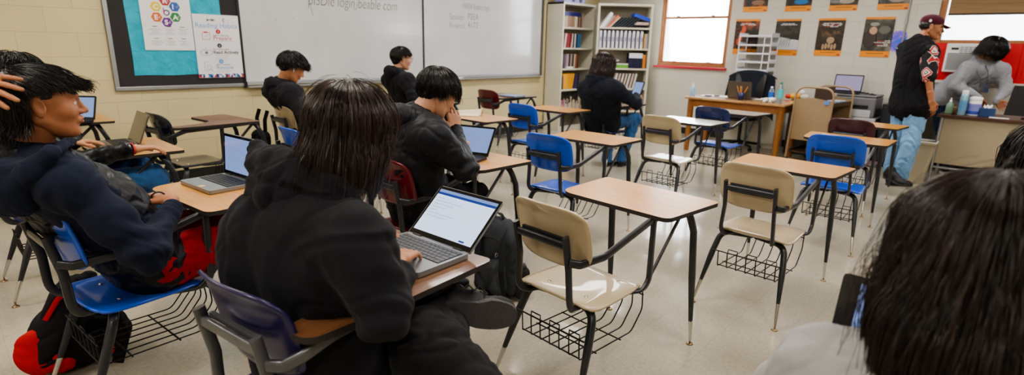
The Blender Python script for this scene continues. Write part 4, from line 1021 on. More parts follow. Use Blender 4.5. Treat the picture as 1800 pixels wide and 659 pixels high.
# ---------------------------------------------------------------- hair strands
def strands(G,H,Fw,Up,n,length,rad,style,seed=1,K=14,coll=(),w=.0011,m=0,seg=3,scale=1.0):
    """tubes that start on the scalp, flow from the crown and hang; rad = ellipsoid the hair lies on"""
    r=np.random.default_rng(seed); R=np.array(basis(Fw,Up)); rad=np.array(rad)*scale; cen=np.array(style.get('cen',(-.012,0,.03)))*scale
    cr=np.array(style.get('crown',(-.45,0,.9))); cr=cr/np.linalg.norm(cr)
    d=r.normal(size=(n*6,3)); d/=np.linalg.norm(d,axis=1,keepdims=True)
    keep=style['keep'](d); d=d[keep][:n]; n=len(d)
    L=length(d,r) if callable(length) else np.full(n,length)*(.8+.4*r.random(n)); L=L*scale
    lay=1.0+style.get('lay',.10)*r.random(n)**1.5; cl=(d*np.array([9,9,9])).round()/9; clump=np.sin(cl@np.array([12.9,78.2,37.7]))*.5
    p=cen+d*rad*(lay*.97)[:,None]; P=[p]; step=(L/(K-1))[:,None]; up=np.array([0,0,1.])
    gdir=R.T@np.array([0,0,-1.])          # gravity in head space
    part=style.get('part',None); vel=None
    for i in range(K-1):
        q=(p-cen)/(rad*lay[:,None]); nr=q/rad; nr/=np.linalg.norm(nr,axis=1,keepdims=True)
        fl=q-cr*(q@cr)[:,None]; 
        if part=='middle': fl=np.stack([q[:,0]*.25-.05,np.sign(q[:,1]+1e-3)*(.7+0*q[:,1]),np.zeros(n)],1)
        fl=fl/(np.linalg.norm(fl,axis=1,keepdims=True)+1e-6)
        add=np.array(style.get('flow',(0,0,0))); t=i/(K-1); g=style.get('grav',.5)+style.get('gravt',.9)*t
        v=fl*(1-t*.75)+gdir*g+add*(1-t*.4)+style.get('clump',.16)*clump[:,None]*np.stack([np.cos(cl[:,0]*31),np.sin(cl[:,1]*27),np.zeros(n)],1)+style.get('mess',.06)*r.normal(size=(n,3))
        if style.get('curl'): a=style['curl']; ph=cl@np.array([41,17,29.]); v=v+a*np.stack([np.cos(ph+i*.9),np.sin(ph+i*.9),np.cos(ph*1.3+i*.8)],1)
        qh=q.copy(); qh[:,2]=0; dh=np.linalg.norm(qh,axis=1); tgt=style.get('tgt',1.06); v=v-(qh/(dh[:,None]+1e-6))*(np.clip(dh-tgt,0,.6)*style.get('pull',5.0))[:,None]
        dist=np.linalg.norm(q,axis=1); close=dist<1.12
        v=np.where(close[:,None],v-nr*(v*nr).sum(1)[:,None]*.92,v)
        if vel is not None: v=v/np.linalg.norm(v,axis=1,keepdims=True)*.62+vel*.38
        v/=np.linalg.norm(v,axis=1,keepdims=True); vel=v; p=p+v*step
        q=(p-cen)/(rad*lay[:,None]); dd=np.linalg.norm(q,axis=1); ins=dd<1.0; p=np.where(ins[:,None],cen+(p-cen)/np.maximum(dd,1e-3)[:,None],p)
        P.append(p)
    P=np.stack(P,1)                        # n,K,3 head space
    W=P@R.T+npv(H)
    for (c,rc) in coll:                    # shoulders
        dlt=(W-npv(c))/np.array(rc); dd=np.linalg.norm(dlt,axis=2,keepdims=True); W=np.where(dd<1,npv(c)+(W-npv(c))/np.maximum(dd,.05),W)
    return tubes(G,W,w*scale,seg,m,r,R.T@np.zeros(3))
def tubes(G,W,w,seg,m,r,_=None,taper=True):
    n,K,_x=W.shape
    T=np.gradient(W,axis=1); T/=np.linalg.norm(T,axis=2,keepdims=True)+1e-9
    a=np.cross(T,np.array([.31,.52,.79])); a/=np.linalg.norm(a,axis=2,keepdims=True)+1e-9; b=np.cross(T,a)
    ww=w*(.6+.8*r.random((n,1,1)))*(np.clip(1.15-np.linspace(0,1,K)**3,.1,1)[None,:,None] if taper else 1)
    rings=[W+(a*math.cos(2*PI*j/seg)+b*math.sin(2*PI*j/seg))*ww for j in range(seg)]
    V=np.stack(rings,2).reshape(-1,3); idx=np.arange(n*K*seg).reshape(n,K,seg)
    f=[]
    for j in range(seg): f.append(np.stack([idx[:,:-1,j],idx[:,1:,j],idx[:,1:,(j+1)%seg],idx[:,:-1,(j+1)%seg]],-1).reshape(-1,4))
    mm=r.choice([0,0,1,2],size=n) if m==0 else np.full(n,m); G.add(V,np.concatenate(f),np.concatenate([np.repeat(mm,K-1)]*seg)); return W
def hair_base(G,H,Fw,Up,ells,res=.006,k=.02,rough=.003,seed=1,cuts=(),scale=1.0,m=0):
    S=SDF(k)
    for c,r in ells: S.ell(np.array(c)*scale,np.array(r)*scale)
    for c,r in cuts: S.ell(np.array(c)*scale,np.array(r)*scale,sub=True,k=.012)
    v,f=S.mesh(res); v=relax(v,f,1); N=vnormals(v,f); v=v+N*(rough*waves(v,70,seed,aniso=(1,1,.45)))[:,None]
    R=np.array(basis(Fw,Up)); G.add(v@R.T+npv(H),f,m)
# ---------------------------------------------------------------- garments
def garment(S,name,mat,parent,res=.008,fold=.006,freq=14,seed=1,joints=(),aniso=(1,1,.8),sm=1,extra=None):
    v,f=S.mesh(res); v=relax(v,f,sm); N=vnormals(v,f)
    d=fold*waves(v,freq,seed,aniso=aniso)+fold*.45*waves(v,freq*2.3,seed+5)
    for (j,a,rad,fr,amp) in joints: d=d+amp*crease(v,j,a,rad,fr,seed)
    if extra is not None: d=d+extra(v,N)
    v=v+N*d[:,None]; G=Geo(); G.add(v,f); return G.build(name,mat,parent)
def torso(S,sL,sR,hL,hR,N,bulk=1.0,mid=None,chestr=.10,belly=.115,back=None):
    sL,sR,hL,hR,N=map(Vector,(sL,sR,hL,hR,N)); c=(sL+sR)/2; p=(hL+hR)/2; m=Vector(mid) if mid is not None else (c+p)/2
    r=bulk
    S.cone(c+(sL-c)*.80,c+(sR-c)*.80,.070*r,.070*r,k=.05)
    for s,h in ((sL,hL),(sR,hR)):
        top=c+(s-c)*.52+(m-c)*.22; S.cone(top,m+(s-c)*.46,chestr*r,chestr*1.02*r,k=.06); S.cone(m+(s-c)*.46,h+(p-h)*.15,chestr*1.02*r,belly*r,k=.06)
        S.cone(s,N,.064*r,.055,k=.06)
    S.cone(c,m,.115*r,.12*r,k=.06); S.cone(m,p,.12*r,.125*r,k=.06); S.cone(c+(N-c)*.2,N+(N-c)*.1,.07,.062,k=.04)
def sleeve(S,sh,el,wr,r0=.068,r1=.056,r2=.042,k=.03,cuff=True):
    sh,el,wr=map(Vector,(sh,el,wr)); a=(sh+el)/2
    S.cone(sh,sh.lerp(el,.5),r0*.98,(r0+r1)*.5,k=.055); S.cone(sh.lerp(el,.5),el,(r0+r1)*.5,r1,k=k); S.cone(el,wr,r1,r2,k=k)
    if cuff: d=(wr-el).normalized(); S.cone(wr-d*.035,wr-d*.01,r2*.80,r2*.78,k=.006)
def hood(S,N,back,up,w=.11,r=.042,drop=.09):
    """a fallen hood: roll of cloth round the nape with a pouch down the back"""
    N=Vector(N); B=Vector(back).normalized(); U=Vector(up).normalized(); L=U.cross(B).normalized()
    pts=[]
    for i in range(9):
        a=-1.9+3.8*i/8; pts.append(N+B*(math.cos(a)*w*.75+.005)+L*(math.sin(a)*w)+U*(.028-.030*(1-math.cos(a))*.6))
    S.chain(pts,[r*.72+r*.35*math.cos((-1.9+3.8*i/8)*.6) for i in range(9)],k=.02)
    S.ell(N+B*(w*.72)-U*drop*.45,(r*1.5,r*1.5,drop*.75),k=.035)
    for s in (-1,1): S.cone(N+B*w*.6+L*s*w*.45,N+B*w*.80-U*drop,r,r*.75,k=.03)
def body(name,label,J,skinm,res=.0045,head=True,hands=(),scale=1.0,legs=True,grp=None,hairmat=None,extra=None):
    """one continuous skin mesh: head, neck, trunk, arms, hands and legs"""
    S=SDF(.02); H,N=Vector(J['H']),Vector(J['N']); R=basis(J['F'],J.get('U',(0,0,1)))
    hb=H+R@Vector((-.022,0,-.055)); S.cone(hb,N,.052*scale,.056*scale,k=.02); S.cone(hb+R@Vector((.02,0,-.02)),N,.040,.045,k=.02)
    c=(Vector(J['sL'])+Vector(J['sR']))/2; p=(Vector(J['hL'])+Vector(J['hR']))/2
    for s,h in (('sL','hL'),('sR','hR')):
        S.cone(J[s],N,.038,.045,k=.03); S.cone(c+(Vector(J[s])-c)*.5,Vector(J[h])+(p-Vector(J[h]))*.4,.075,.08,k=.05)
    for a,b,w in (('sL','eL','wL'),('sR','eR','wR')):
        S.cone(J[a],J[b],.040,.034,k=.02); S.cone(J[b],J[w],.034,.024,k=.015)
    if legs:
        for a,b,w in (('hL','kL','aL'),('hR','kR','aR')): S.cone(J[a],J[b],.062,.046,k=.03); S.cone(J[b],J[w],.046,.030,k=.02)
    G=Geo(); v,f=S.mesh(max(res,.0075) if res<.006 else res); v=relax(v,f,1); G.add(v,f)
    for h in hands:
        Q=SDF(.006); el=Vector(h['el']); W=Vector(h['W']); dd=(el-W).normalized(); Q.cone(W,W+dd*.09,.024*h.get('sc',1),.029*h.get('sc',1),k=.012)
        tips=hand(Q,W,h['d'],h['p'],h['side'],h.get('curl',.5),h.get('sc',1.0),h.get('spread',.1),h.get('curls'),h.get('thumb',.6)); rr=h.get('res',.003)
        v,f=Q.mesh(rr); v=relax(v,f,1); m=np.zeros(len(f),int)
        if h.get('nails',False):
            c=v[f].mean(1); Nn=vnormals(v,f)[f].mean(1); pn=-Vector(h['p']).normalized()
            for t in tips: m[(np.linalg.norm(c-npv(t),axis=1)<.0105)&((Nn@npv(pn))>.25)]=5
        G.add(v,f,m)
    if head: put_head(G,H,J['F'],J.get('U',(0,0,1)),scale,res if res<.006 else .0055)
    o=G.build('person',[skinm,LIP,EYEW,IRIS,(hairmat or HR['black'])[0],NAIL]); tag(o,label,'person',grp); return o
m_hood1=cloth('black_fleece','#1a1a1f',bump=.35,rough=.95,sheen=.03)
m_navyh=cloth('midnight_fleece','#161a26',bump=.3,rough=.9,sheen=.03)
m_shell=cloth('black_nylon_shell','#191b21',bump=.1,rough=.55,sheen=0,fine=120)
m_puff=cloth('black_puffer_nylon','#14151c',bump=.1,rough=.42,sheen=0,fine=90)
m_navyd=cloth('dark_navy_cotton','#161d30',bump=.3,rough=.9,sheen=.02)
m_pants=cloth('black_velvet_trousers','#121115',bump=.25,rough=.85,sheen=.05)
m_redp=cloth('red_track_fabric','#8f0d1d',bump=.2,rough=.65,sheen=.02)
m_jean=cloth('blue_denim','#2b527f',bump=.4,amt=.3,rough=.9,fine=260)
m_jeanl=cloth('light_denim','#6c93b8',bump=.4,amt=.3,rough=.9,fine=260)
m_jeand=cloth('dark_denim','#14233f',bump=.4,amt=.25,rough=.9,fine=260)
m_grey=cloth('light_grey_knit','#8f9197',bump=.4,amt=.10,rough=.95,fine=230)
m_greyf=cloth('oatmeal_fleece','#9a9a9a',bump=.5,amt=.10,rough=.95,fine=300)
m_blackt=cloth('black_cotton','#0d0c10',bump=.2,rough=.9,sheen=.02)
m_shoe=mk('black_shoe_rubber','#17171a',rough=.6); m_sole=M('dark_rubber_sole','#454145',rough=.55); m_shoew=mk('white_shoe_side','#b9b9be',rough=.5)
def shoe(parent,heel,toe,up,mat,solem,sc=1.0,name='shoe',res=.005):
    a,b=Vector(heel),Vector(toe); D=(b-a).normalized(); U=Vector(up); U=(U-D*U.dot(D)).normalized(); L=(b-a).length; S=SDF(.02); s=sc
    S.cone(a+D*.045+U*.045,a+D*.10+U*.050,.040*s,.042*s); S.cone(a+D*.10+U*.045,b-D*.055+U*.026,.042*s,.030*s); S.ell(b-D*.06+U*.024,(.060,.047*s,.027),basis(D,U)); S.cone(a+D*.05+U*.06,a+D*.055+U*.10,.042*s,.040*s)
    v,f=S.mesh(res); c=npv(a); n=npv(U); h=(v-c)@n; v=v-np.outer(np.minimum(h-.010,0),n); v=relax(v,f,1); G=Geo(); G.add(v,f); o=G.build(name,mat,parent)
    B=basis(D,U); prof=[]
    for k in range(28):
        t=2*PI*k/28; x=math.cos(t); wd=.043*s*(1.08 if x>0 else .86)*(1-.10*math.exp(-((x+.1)/.3)**2)); prof.append((L/2+L/2*math.copysign(abs(x)**.8,x),wd*math.copysign(abs(math.sin(t))**.8,math.sin(t))))
    b_=MB(); F=Vector((B[0][0],B[1][0],B[2][0])); Lf=Vector((B[0][1],B[1][1],B[2][1]))
    b_.prism(prof,.020,origin=a-U*.002,ax=F,ay=Lf,smooth_side=True); so=b_.build('sole',solem,o,bevel=.004); return o
# ================================================================ the cast
P=lambda x,y,d: at(x,y,d=d)
hl=Vector; UP=(0,0,1)
def seatpt(key,x,y,z):
    e=DESKS[key]; return frameM(e.location,e.rotation_euler.z)@Vector((x,y,z))
ALLK=lambda d: (d[:,0]<2)
# ---- P1: student with dark bobbed hair, seen from behind
def keep_bob(d): return ~((d[:,0]>.55)&(d[:,2]<.35))&(d[:,2]>-.35)
J1=dict(H=P(616,232,1.50),F=(.80,.28,-.42),U=(.3,.1,1),N=P(560,352,1.50),sL=P(478,392,1.60),sR=P(632,430,1.33),hL=seatpt('G',-.35,.10,.54),hR=seatpt('G',-.35,-.12,.54),
        eL=seatpt('G',-.22,.30,.80),wL=seatpt('G',-.06,.13,.80),eR=P(672,552,1.30),wR=at(703,484,z=.82),
        kL=seatpt('G',.02,.24,.58),aL=seatpt('G',.10,-.06,.50),kR=seatpt('G',.02,-.14,.56),aR=seatpt('G',-.10,-.16,.10))
J=J1; 
p1=body('person','student in black hoodie with dark brown bobbed hair typing on an open convertible laptop',J,SK['tan'],res=.0045,
   hands=[dict(el=J['eR'],W=at(702,456,z=.805),d=at(733,430,z=.79)-at(702,456,z=.805),p=(0,0,-1),side=1,curl=.42,sc=.92,nails=True,res=.0026),
          dict(el=J['eL'],W=J['wL'],d=(.8,-.4,-.1),p=(0,0,-1),side=-1,curl=.4,sc=.92,res=.004)],hairmat=HR['brown'])
S=SDF(.03); torso(S,J['sL'],J['sR'],J['hL'],J['hR'],J['N'],bulk=1.14,mid=seatpt('G',-.375,-.03,.80),belly=.125)
sleeve(S,J['sL'],J['eL'],J['wL'],.085,.075,.05); sleeve(S,J['sR'],J['eR'],J['wR'],.084,.064,.038)
S.cone(Vector(J['hL'])-Vector((-.02,0,.05)),Vector(J['hR'])-Vector((-.02,0,.05)),.15,.15,k=.05)
S.ell(P(462,440,1.52),(.12,.12,.17),k=.08)
hoodie=garment(S,'hoodie',m_hood1,p1,.006,.0062,7,3,joints=[(J['eR'],(Vector(J['sR'])-Vector(J['eR'])).normalized(),.12,85,.006)],aniso=(1,1,1.3))
S=SDF(.03); N=Vector(J['N']); 
for px,py,d,r in ((462,292,1.50,.050),(500,300,1.44,.058),(550,322,1.40,.060),(600,345,1.38,.052),(628,368,1.40,.038)): pass
hp=[P(470,285,1.52),P(492,296,1.47),P(535,312,1.43),P(580,336,1.40),P(612,362,1.42)]; S.chain(hp,[.048,.056,.060,.052,.034],k=.03)
hp=[P(468,300,1.55),P(470,340,1.50),P(520,372,1.45),P(585,372,1.42)]; S.chain(hp,[.04,.050,.055,.045],k=.035); S.ell(P(520,335,1.46),(.10,.07,.075),k=.05); S.cone(P(452,262,1.56),P(470,320,1.52),.030,.045,k=.03); S.cone(P(600,352,1.40),P(640,376,1.42),.045,.030,k=.03)
garment(S,'hood',m_hood1,p1,.0055,.007,11,11,aniso=(1,1,1.6))
G=Geo(); sh=Vector(J['N'])
hair_base(G,J['H'],J['F'],J['U'],[((-.022,0,.028),(.100,.086,.095)),((-.055,0,-.035),(.062,.078,.085)),((-.035,.050,-.07),(.042,.028,.06)),((-.035,-.050,-.07),(.042,.028,.06))],res=.006,rough=.003)
st=dict(keep=keep_bob,crown=(-.35,.05,.93),lay=.16,grav=.42,gravt=1.3,mess=.045,clump=.11,flow=(-.05,0,0),tgt=.98,pull=6)
strands(G,J['H'],J['F'],J['U'],5200,lambda d,r:(.15+.115*np.clip(d[:,2]+.3,0,1))*(.85+.3*r.random(len(d))),(.106,.092,.100),st,seed=3,K=16,w=.0010)
st2=dict(st); st2['mess']=.16; st2['lay']=.30; strands(G,J['H'],J['F'],J['U'],260,.24,(.114,.100,.106),st2,seed=8,K=16,w=.0006)
G.build('hair',HR['umber'],p1)
# trousers: wide black legs, left ankle crossed over the right knee
S=SDF(.03); S.cone(J['hL'],J['kL'],.105,.085); S.cone(J['kL'],J['aL'],.085,.070); S.cone(J['hR'],J['kR'],.105,.085); S.cone(J['kR'],P(760,640,1.45),.095,.105,k=.04); S.cone(J['hL'],J['hR'],.12,.12,k=.04)
S.cone(P(745,600,1.50),P(815,700,1.42),.09,.12,k=.05)
garment(S,'trousers',m_pants,p1,.008,.007,12,21)
ft=shoe(p1,P(770,548,1.62),P(909,556,1.66),Vector((.22,.92,.06)),m_shoe,m_sole.m,1.12,res=.004)
m_sole.bump(m_sole.noise(55,2,m_sole.coords((3,.6,3)),.5,2),.9,.004)
b=MB()
for k in range(3): q=P(790+20*k,508+3*k,1.66); b.tube([q,q+Vector((.03,.0,.012)),q+Vector((.045,-.02,-.012)),q+Vector((.02,-.03,.0))],.005,seg=6)
b.build('shoelace',m_shoe,ft)
shoe(p1,seatpt('G',-.16,-.16,.0),seatpt('G',.12,-.18,.0),UP,m_shoe,m_sole.m)
# ---- P2: boy leaning back with raised arm
J=dict(H=P(74,184,1.80),F=(.99,-.10,-.02),U=(-.12,.02,1),N=P(48,268,1.84),sL=P(12,300,2.04),sR=P(122,322,1.76),hL=seatpt('boy',-.34,.10,.54),hR=seatpt('boy',-.34,-.12,.54),
       eL=P(-95,235,2.0),wL=P(-42,140,1.66),eR=P(258,446,1.88),wR=P(300,368,2.06),kL=seatpt('boy',.08,.14,.58),aL=seatpt('boy',.15,.14,.09),kR=seatpt('boy',.08,-.17,.57),aR=seatpt('boy',.14,-.18,.09))
p2=body('person','boy with shaggy black hair in navy hooded vest leaning back, hand raised behind his head',J,SK['brown'],res=.003,
   hands=[dict(el=J['eL'],W=P(-40,140,1.66),d=P(50,170,1.58)-P(-40,140,1.66),p=Vector((.10,.9,-.2)),side=-1,curl=.20,sc=1.08,spread=.34,nails=True,res=.0026,thumb=.3),
          dict(el=J['eR'],W=P(303,352,2.10),d=P(272,340,2.12)-P(303,352,2.10),p=(0,0,-1),side=1,curl=.55,sc=.95,res=.003)])
S=SDF(.03); torso(S,J['sL'],J['sR'],J['hL'],J['hR'],J['N'],bulk=1.12,mid=seatpt('boy',-.50,0,.76))
sleeve(S,J['sL'],J['eL'],J['wL'],.075,.062,.042); sleeve(S,J['sR'],J['eR'],J['wR'],.068,.062,.040,k=.045)
hd=garment(S,'hoodie',m_navyd,p2,.0065,.006,9,5,joints=[(J['eR'],(Vector(J['sR'])-Vector(J['eR'])).normalized(),.14,70,.007)])
S=SDF(.03); JJ=J; c_=(Vector(J['sL'])+Vector(J['sR']))/2
torso(S,c_+(Vector(J['sL'])-c_)*.88,c_+(Vector(J['sR'])-c_)*.80,J['hL'],J['hR'],J['N'],bulk=1.21,mid=seatpt('boy',-.49,0,.77)); 
axv=npv((Vector(J['N'])-Vector(seatpt('boy',-.38,0,.56))).normalized())
def quilt(v,N): t=v@axv; return .008*np.abs(np.sin(t*PI/.075))**.6-.005
garment(S,'quilted_vest',m_puff,p2,.0065,.004,22,6,extra=quilt)
S=SDF(.03); hp=[P(90,272,1.70),P(60,300,1.70),P(12,322,1.76),P(-30,300,1.86)]; S.chain(hp,[.026,.042,.055,.045],k=.03); S.ell(P(20,318,1.74),(.11,.08,.075),k=.05); S.chain([P(92,268,1.70),P(118,252,1.80),P(128,250,1.88)],[.022,.018,.013],k=.02)
S.chain([P(-10,290,1.9),P(-20,340,1.8),P(40,352,1.74)],[.07,.07,.05],k=.05)
garment(S,'hood',m_navyd,p2,.006,.006,14,8)
S=SDF(.03); S.cone(J['hL'],J['kL'],.105,.080); S.cone(J['kL'],J['aL'],.080,.06); S.cone(J['hR'],J['kR'],.108,.082); S.cone(J['kR'],J['aR'],.082,.06); S.cone(J['hL'],J['hR'],.115,.115,k=.04)
garment(S,'trousers',m_redp,p2,.008,.006,14,9)
for s,y in (('aL',.14),('aR',-.18)): shoe(p2,seatpt('boy',.09,y,.0),seatpt('boy',.37,y,.0),UP,m_shoe,m_sole.m)
G=Geo(); K2=lambda d:(d[:,2]>-.30)&~((d[:,0]>.50)&(d[:,2]<.50))&~((np.abs(d[:,1])>.55)&(d[:,0]>-.35)&(d[:,2]<.30))
hair_base(G,J['H'],J['F'],J['U'],[((-.022,0,.044),(.098,.082,.082)),((-.060,0,-.02),(.052,.068,.070)),((.050,0,.086),(.045,.058,.028))],res=.005,rough=.004)
st=dict(keep=K2,crown=(-.55,.0,.8),lay=.20,grav=.10,gravt=.55,mess=.13,flow=(.34,0,.10),tgt=1.25)
strands(G,J['H'],J['F'],J['U'],4300,lambda d,r:(.045+.060*np.clip(d[:,2],0,1))*(.6+.7*r.random(len(d)))*(1-.55*np.clip(np.abs(d[:,1])-.35,0,1)),(.103,.086,.088),st,seed=5,K=11,w=.0011)
st=dict(keep=lambda d:(d[:,2]>-.75)&(d[:,0]<-.05),crown=(-.2,0,1),lay=.16,grav=.5,gravt=.9,mess=.1,cen=(-.03,0,.0)); strands(G,J['H'],J['F'],J['U'],1500,.07,(.088,.078,.095),st,seed=6,K=9,w=.0011)
G.build('hair',HR['black'],p2)
b=MB(); b.tube([P(278,347,2.09)+Vector((.024*math.cos(a),0.0,.022*math.sin(a))) for a in [k*.5 for k in range(12)]],.007,seg=6,closed=True); b.build('beaded_bracelet',m_blackplastic,p2)
# ---- P3: behind the boy, arm with wristbands reaching over the desk
J=dict(H=P(33,136,2.85),F=(.9,-.2,-.25),U=(0,0,1),N=P(15,205,2.85),sL=P(-60,235,3.0),sR=P(45,240,2.72),hL=seatpt('P3',-.40,.10,.54),hR=seatpt('P3',-.40,-.10,.54),
       eL=seatpt('P3',-.25,.30,.80),wL=at(128,250,z=.79),eR=P(128,290,2.66),wR=P(222,263,2.66),kL=seatpt('P3',.05,.12,.58),aL=seatpt('P3',.12,.12,.09),kR=seatpt('P3',.05,-.17,.58),aR=seatpt('P3',.12,-.17,.09))
wr3=P(236,262,2.69)
p3=body('person','student in black puffer jacket behind the boy, wristband hand resting on the desk edge',J,SK['tan'],res=.005,
   hands=[dict(el=J['eR'],W=wr3,d=P(262,259,2.74)-wr3,p=(0,0,-1),side=1,curl=.45,sc=.95,res=.0035),dict(el=J['eL'],W=J['wL'],d=(1,-.2,0),p=(0,0,-1),side=-1,curl=.3,res=.005)])
S=SDF(.03); torso(S,J['sL'],J['sR'],J['hL'],J['hR'],J['N'],bulk=1.2); sleeve(S,J['sL'],J['eL'],J['wL'],.08,.07,.05); sleeve(S,J['sR'],J['eR'],J['wR'],.078,.062,.044)
garment(S,'puffer_jacket',m_puff,p3,.008,.005,30,12,extra=lambda v,N:.006*np.abs(np.sin((v[:,0]*.8+v[:,2]*.6)*PI/.05))**.6)
S=SDF(.03); hood(S,J['N'],(-1,.1,0),UP); garment(S,'hood',m_puff,p3,.008,.006,16,3)
S=SDF(.03); 
for a,b_ in (('hL','kL'),('hR','kR')): S.cone(J[a],J[b_],.10,.078)
for a,b_ in (('kL','aL'),('kR','aR')): S.cone(J[a],J[b_],.075,.055)
S.cone(J['hL'],J['hR'],.11,.11,k=.04); garment(S,'jeans',m_jean,p3,.008,.006,16,14)
for y in (.12,-.17): shoe(p3,seatpt('P3',.07,y,.0),seatpt('P3',.35,y,.0),UP,m_shoe,m_sole.m)
G=Geo(); hair_base(G,J['H'],J['F'],J['U'],[((-.018,0,.042),(.102,.086,.086)),((-.055,0,-.02),(.06,.075,.07))],res=.006,rough=.005)
st=dict(keep=lambda d:(d[:,2]>-.35)&~((d[:,0]>.55)&(d[:,2]<.4)),crown=(-.3,0,.9),lay=.22,grav=.2,gravt=.7,mess=.16,curl=.35); strands(G,J['H'],J['F'],J['U'],1800,.08,(.104,.088,.090),st,seed=15,K=10,w=.0014); G.build('hair',HR['black'],p3)
dd=(wr3-Vector(J['wR'])).normalized()
for k,(c,nm) in enumerate((('#d8d5d2','white'),('#c3182a','red'))):
    q=Vector(J['wR'])+dd*(.006+.016*k); u=dd.orthogonal().normalized(); w_=dd.cross(u)
    b=MB(); b.tube([q+(u*math.cos(a)+w_*math.sin(a))*.031 for a in [2*PI*k2/16 for k2 in range(16)]],.012,.006,up=None,seg=6,closed=True); o=b.build('wristband',mk('band_'+nm,c),p3); o['label']=nm+' silicone wristband'
# ---- generic far student
def seated(label,key,J,skinm,top,hairfn,pants,jm=None,res=.008,seed=1,hoodw=True,bulk=1.12,F=None,shoes=True,hmat='black'):
    p=body('person',label,J,skinm,res=.0055,hands=[dict(el=J['eR'],W=J['wR'],d=J.get('dR',(1,.1,-.1)),p=J.get('pR',(0,0,-1)),side=1,curl=.5,res=.0045),dict(el=J['eL'],W=J['wL'],d=J.get('dL',(1,-.1,-.1)),p=(0,0,-1),side=-1,curl=.5,res=.0045)],hairmat=HR[hmat])
    S=SDF(.03); torso(S,J['sL'],J['sR'],J['hL'],J['hR'],J['N'],bulk=bulk,mid=J.get('M')); sleeve(S,J['sL'],J['eL'],J['wL'],.075,.063,.044); sleeve(S,J['sR'],J['eR'],J['wR'],.075,.063,.044)
    garment(S,'hoodie',top,p,res,.007,12,seed,joints=[(J['eR'],(Vector(J['sR'])-Vector(J['eR'])).normalized(),.12,80,.006)])
    if hoodw: S=SDF(.03); hood(S,J['N'],J.get('B',(-1,0,0)),UP,w=.105,r=.045); garment(S,'hood',top,p,res,.006,16,seed+3)
    S=SDF(.03)
    for a,b_ in (('hL','kL'),('hR','kR')): S.cone(J[a],J[b_],.10,.078)
    for a,b_ in (('kL','aL'),('kR','aR')): S.cone(J[a],J[b_],.078,.062)
    S.cone(J['hL'],J['hR'],.11,.11,k=.04); garment(S,'trousers' if pants is not m_jean else 'jeans',pants,p,res,.006,16,seed+7)
    for s in ('aL','aR'):
        a=Vector(J[s]); d=Vector(J.get('toe',(1,0,0))); shoe(p,Vector((a.x,a.y,0))-d*.06,Vector((a.x,a.y,0))+d*.21,UP,m_shoe,m_shoew if jm else m_sole.m,res=.007)
    G=Geo(); hairfn(G,J); G.build('hair',HR[hmat],p); return p
def legsJ(key,sp=.14,fw=.0):
    return dict(hL=seatpt(key,-.40,.10,.54),hR=seatpt(key,-.40,-.10,.54),kL=seatpt(key,.02+fw,sp,.58),kR=seatpt(key,.02+fw,-sp-.02,.58),aL=seatpt(key,.06+fw,sp,.09),aR=seatpt(key,.06+fw,-sp-.02,.09))
def shorthair(n=1600,L=.07,curl=0.0,seed=1,flow=(.35,0,0),lay=.18,fr=.0,sc=1.0,grav=.15,gravt=.7,rad=(.104,.088,.090)):
    def fn(G,J):
        hair_base(G,J['H'],J['F'],J['U'],[((-.018,0,.044),(.100,.084,.084)),((-.058,0,-.012),(.052,.070,.062)),((.045,0,.080),(.050,.062,.030))],res=.007,rough=.004)
        st=dict(keep=lambda d:(d[:,2]>-.22)&~((d[:,0]>.52)&(d[:,2]<.48))&~((np.abs(d[:,1])>.60)&(d[:,0]>-.25)&(d[:,2]<.22)),crown=(-.5,0,.85),lay=lay,grav=grav,gravt=gravt,mess=.12,flow=flow,curl=curl,tgt=1.15)
        strands(G,J['H'],J['F'],J['U'],n,L,rad,st,seed=seed,K=10,w=.0016)
    return fn
# ---- P5 earbud student
J=dict(legsJ('P5'),H=P(514,119,4.66),F=(.84,-.18,-.52),U=(.5,-.1,1),N=P(494,150,4.72),sL=P(478,160,4.88),sR=P(516,165,4.56),eL=seatpt('P5',-.30,.25,.78),wL=seatpt('P5',-.08,.10,.80),eR=P(538,205,4.50),wR=P(560,205,4.62),B=(-.9,.3,0))
for a in ('H','N','sL','sR','eL','wL','eR','wR'): J[a]=CAM+(Vector(J[a])-CAM)*1.028
for a in ('hL','hR'): J[a]=J[a]+Vector((.06,0,0))
p5=seated('student in black hoodie with curly black hair and white earbud, head bowed on tan chair','P5',J,SK['tan'],m_hood1,shorthair(2600,.085,.45,31,flow=(.36,0,0),lay=.27,rad=(.107,.092,.094)),m_pants,seed=31)
Rb=basis(J['F'],J['U']); e0=Vector(J['H'])+Rb@Vector((-.004,-.090,-.004)); b=MB(); b.ball(e0,.011,seg=10,rings=6); b.tube([e0,e0+Rb@Vector((.008,-.003,-.030))],.008,seg=6); b.build('earbud',m_white,p5)
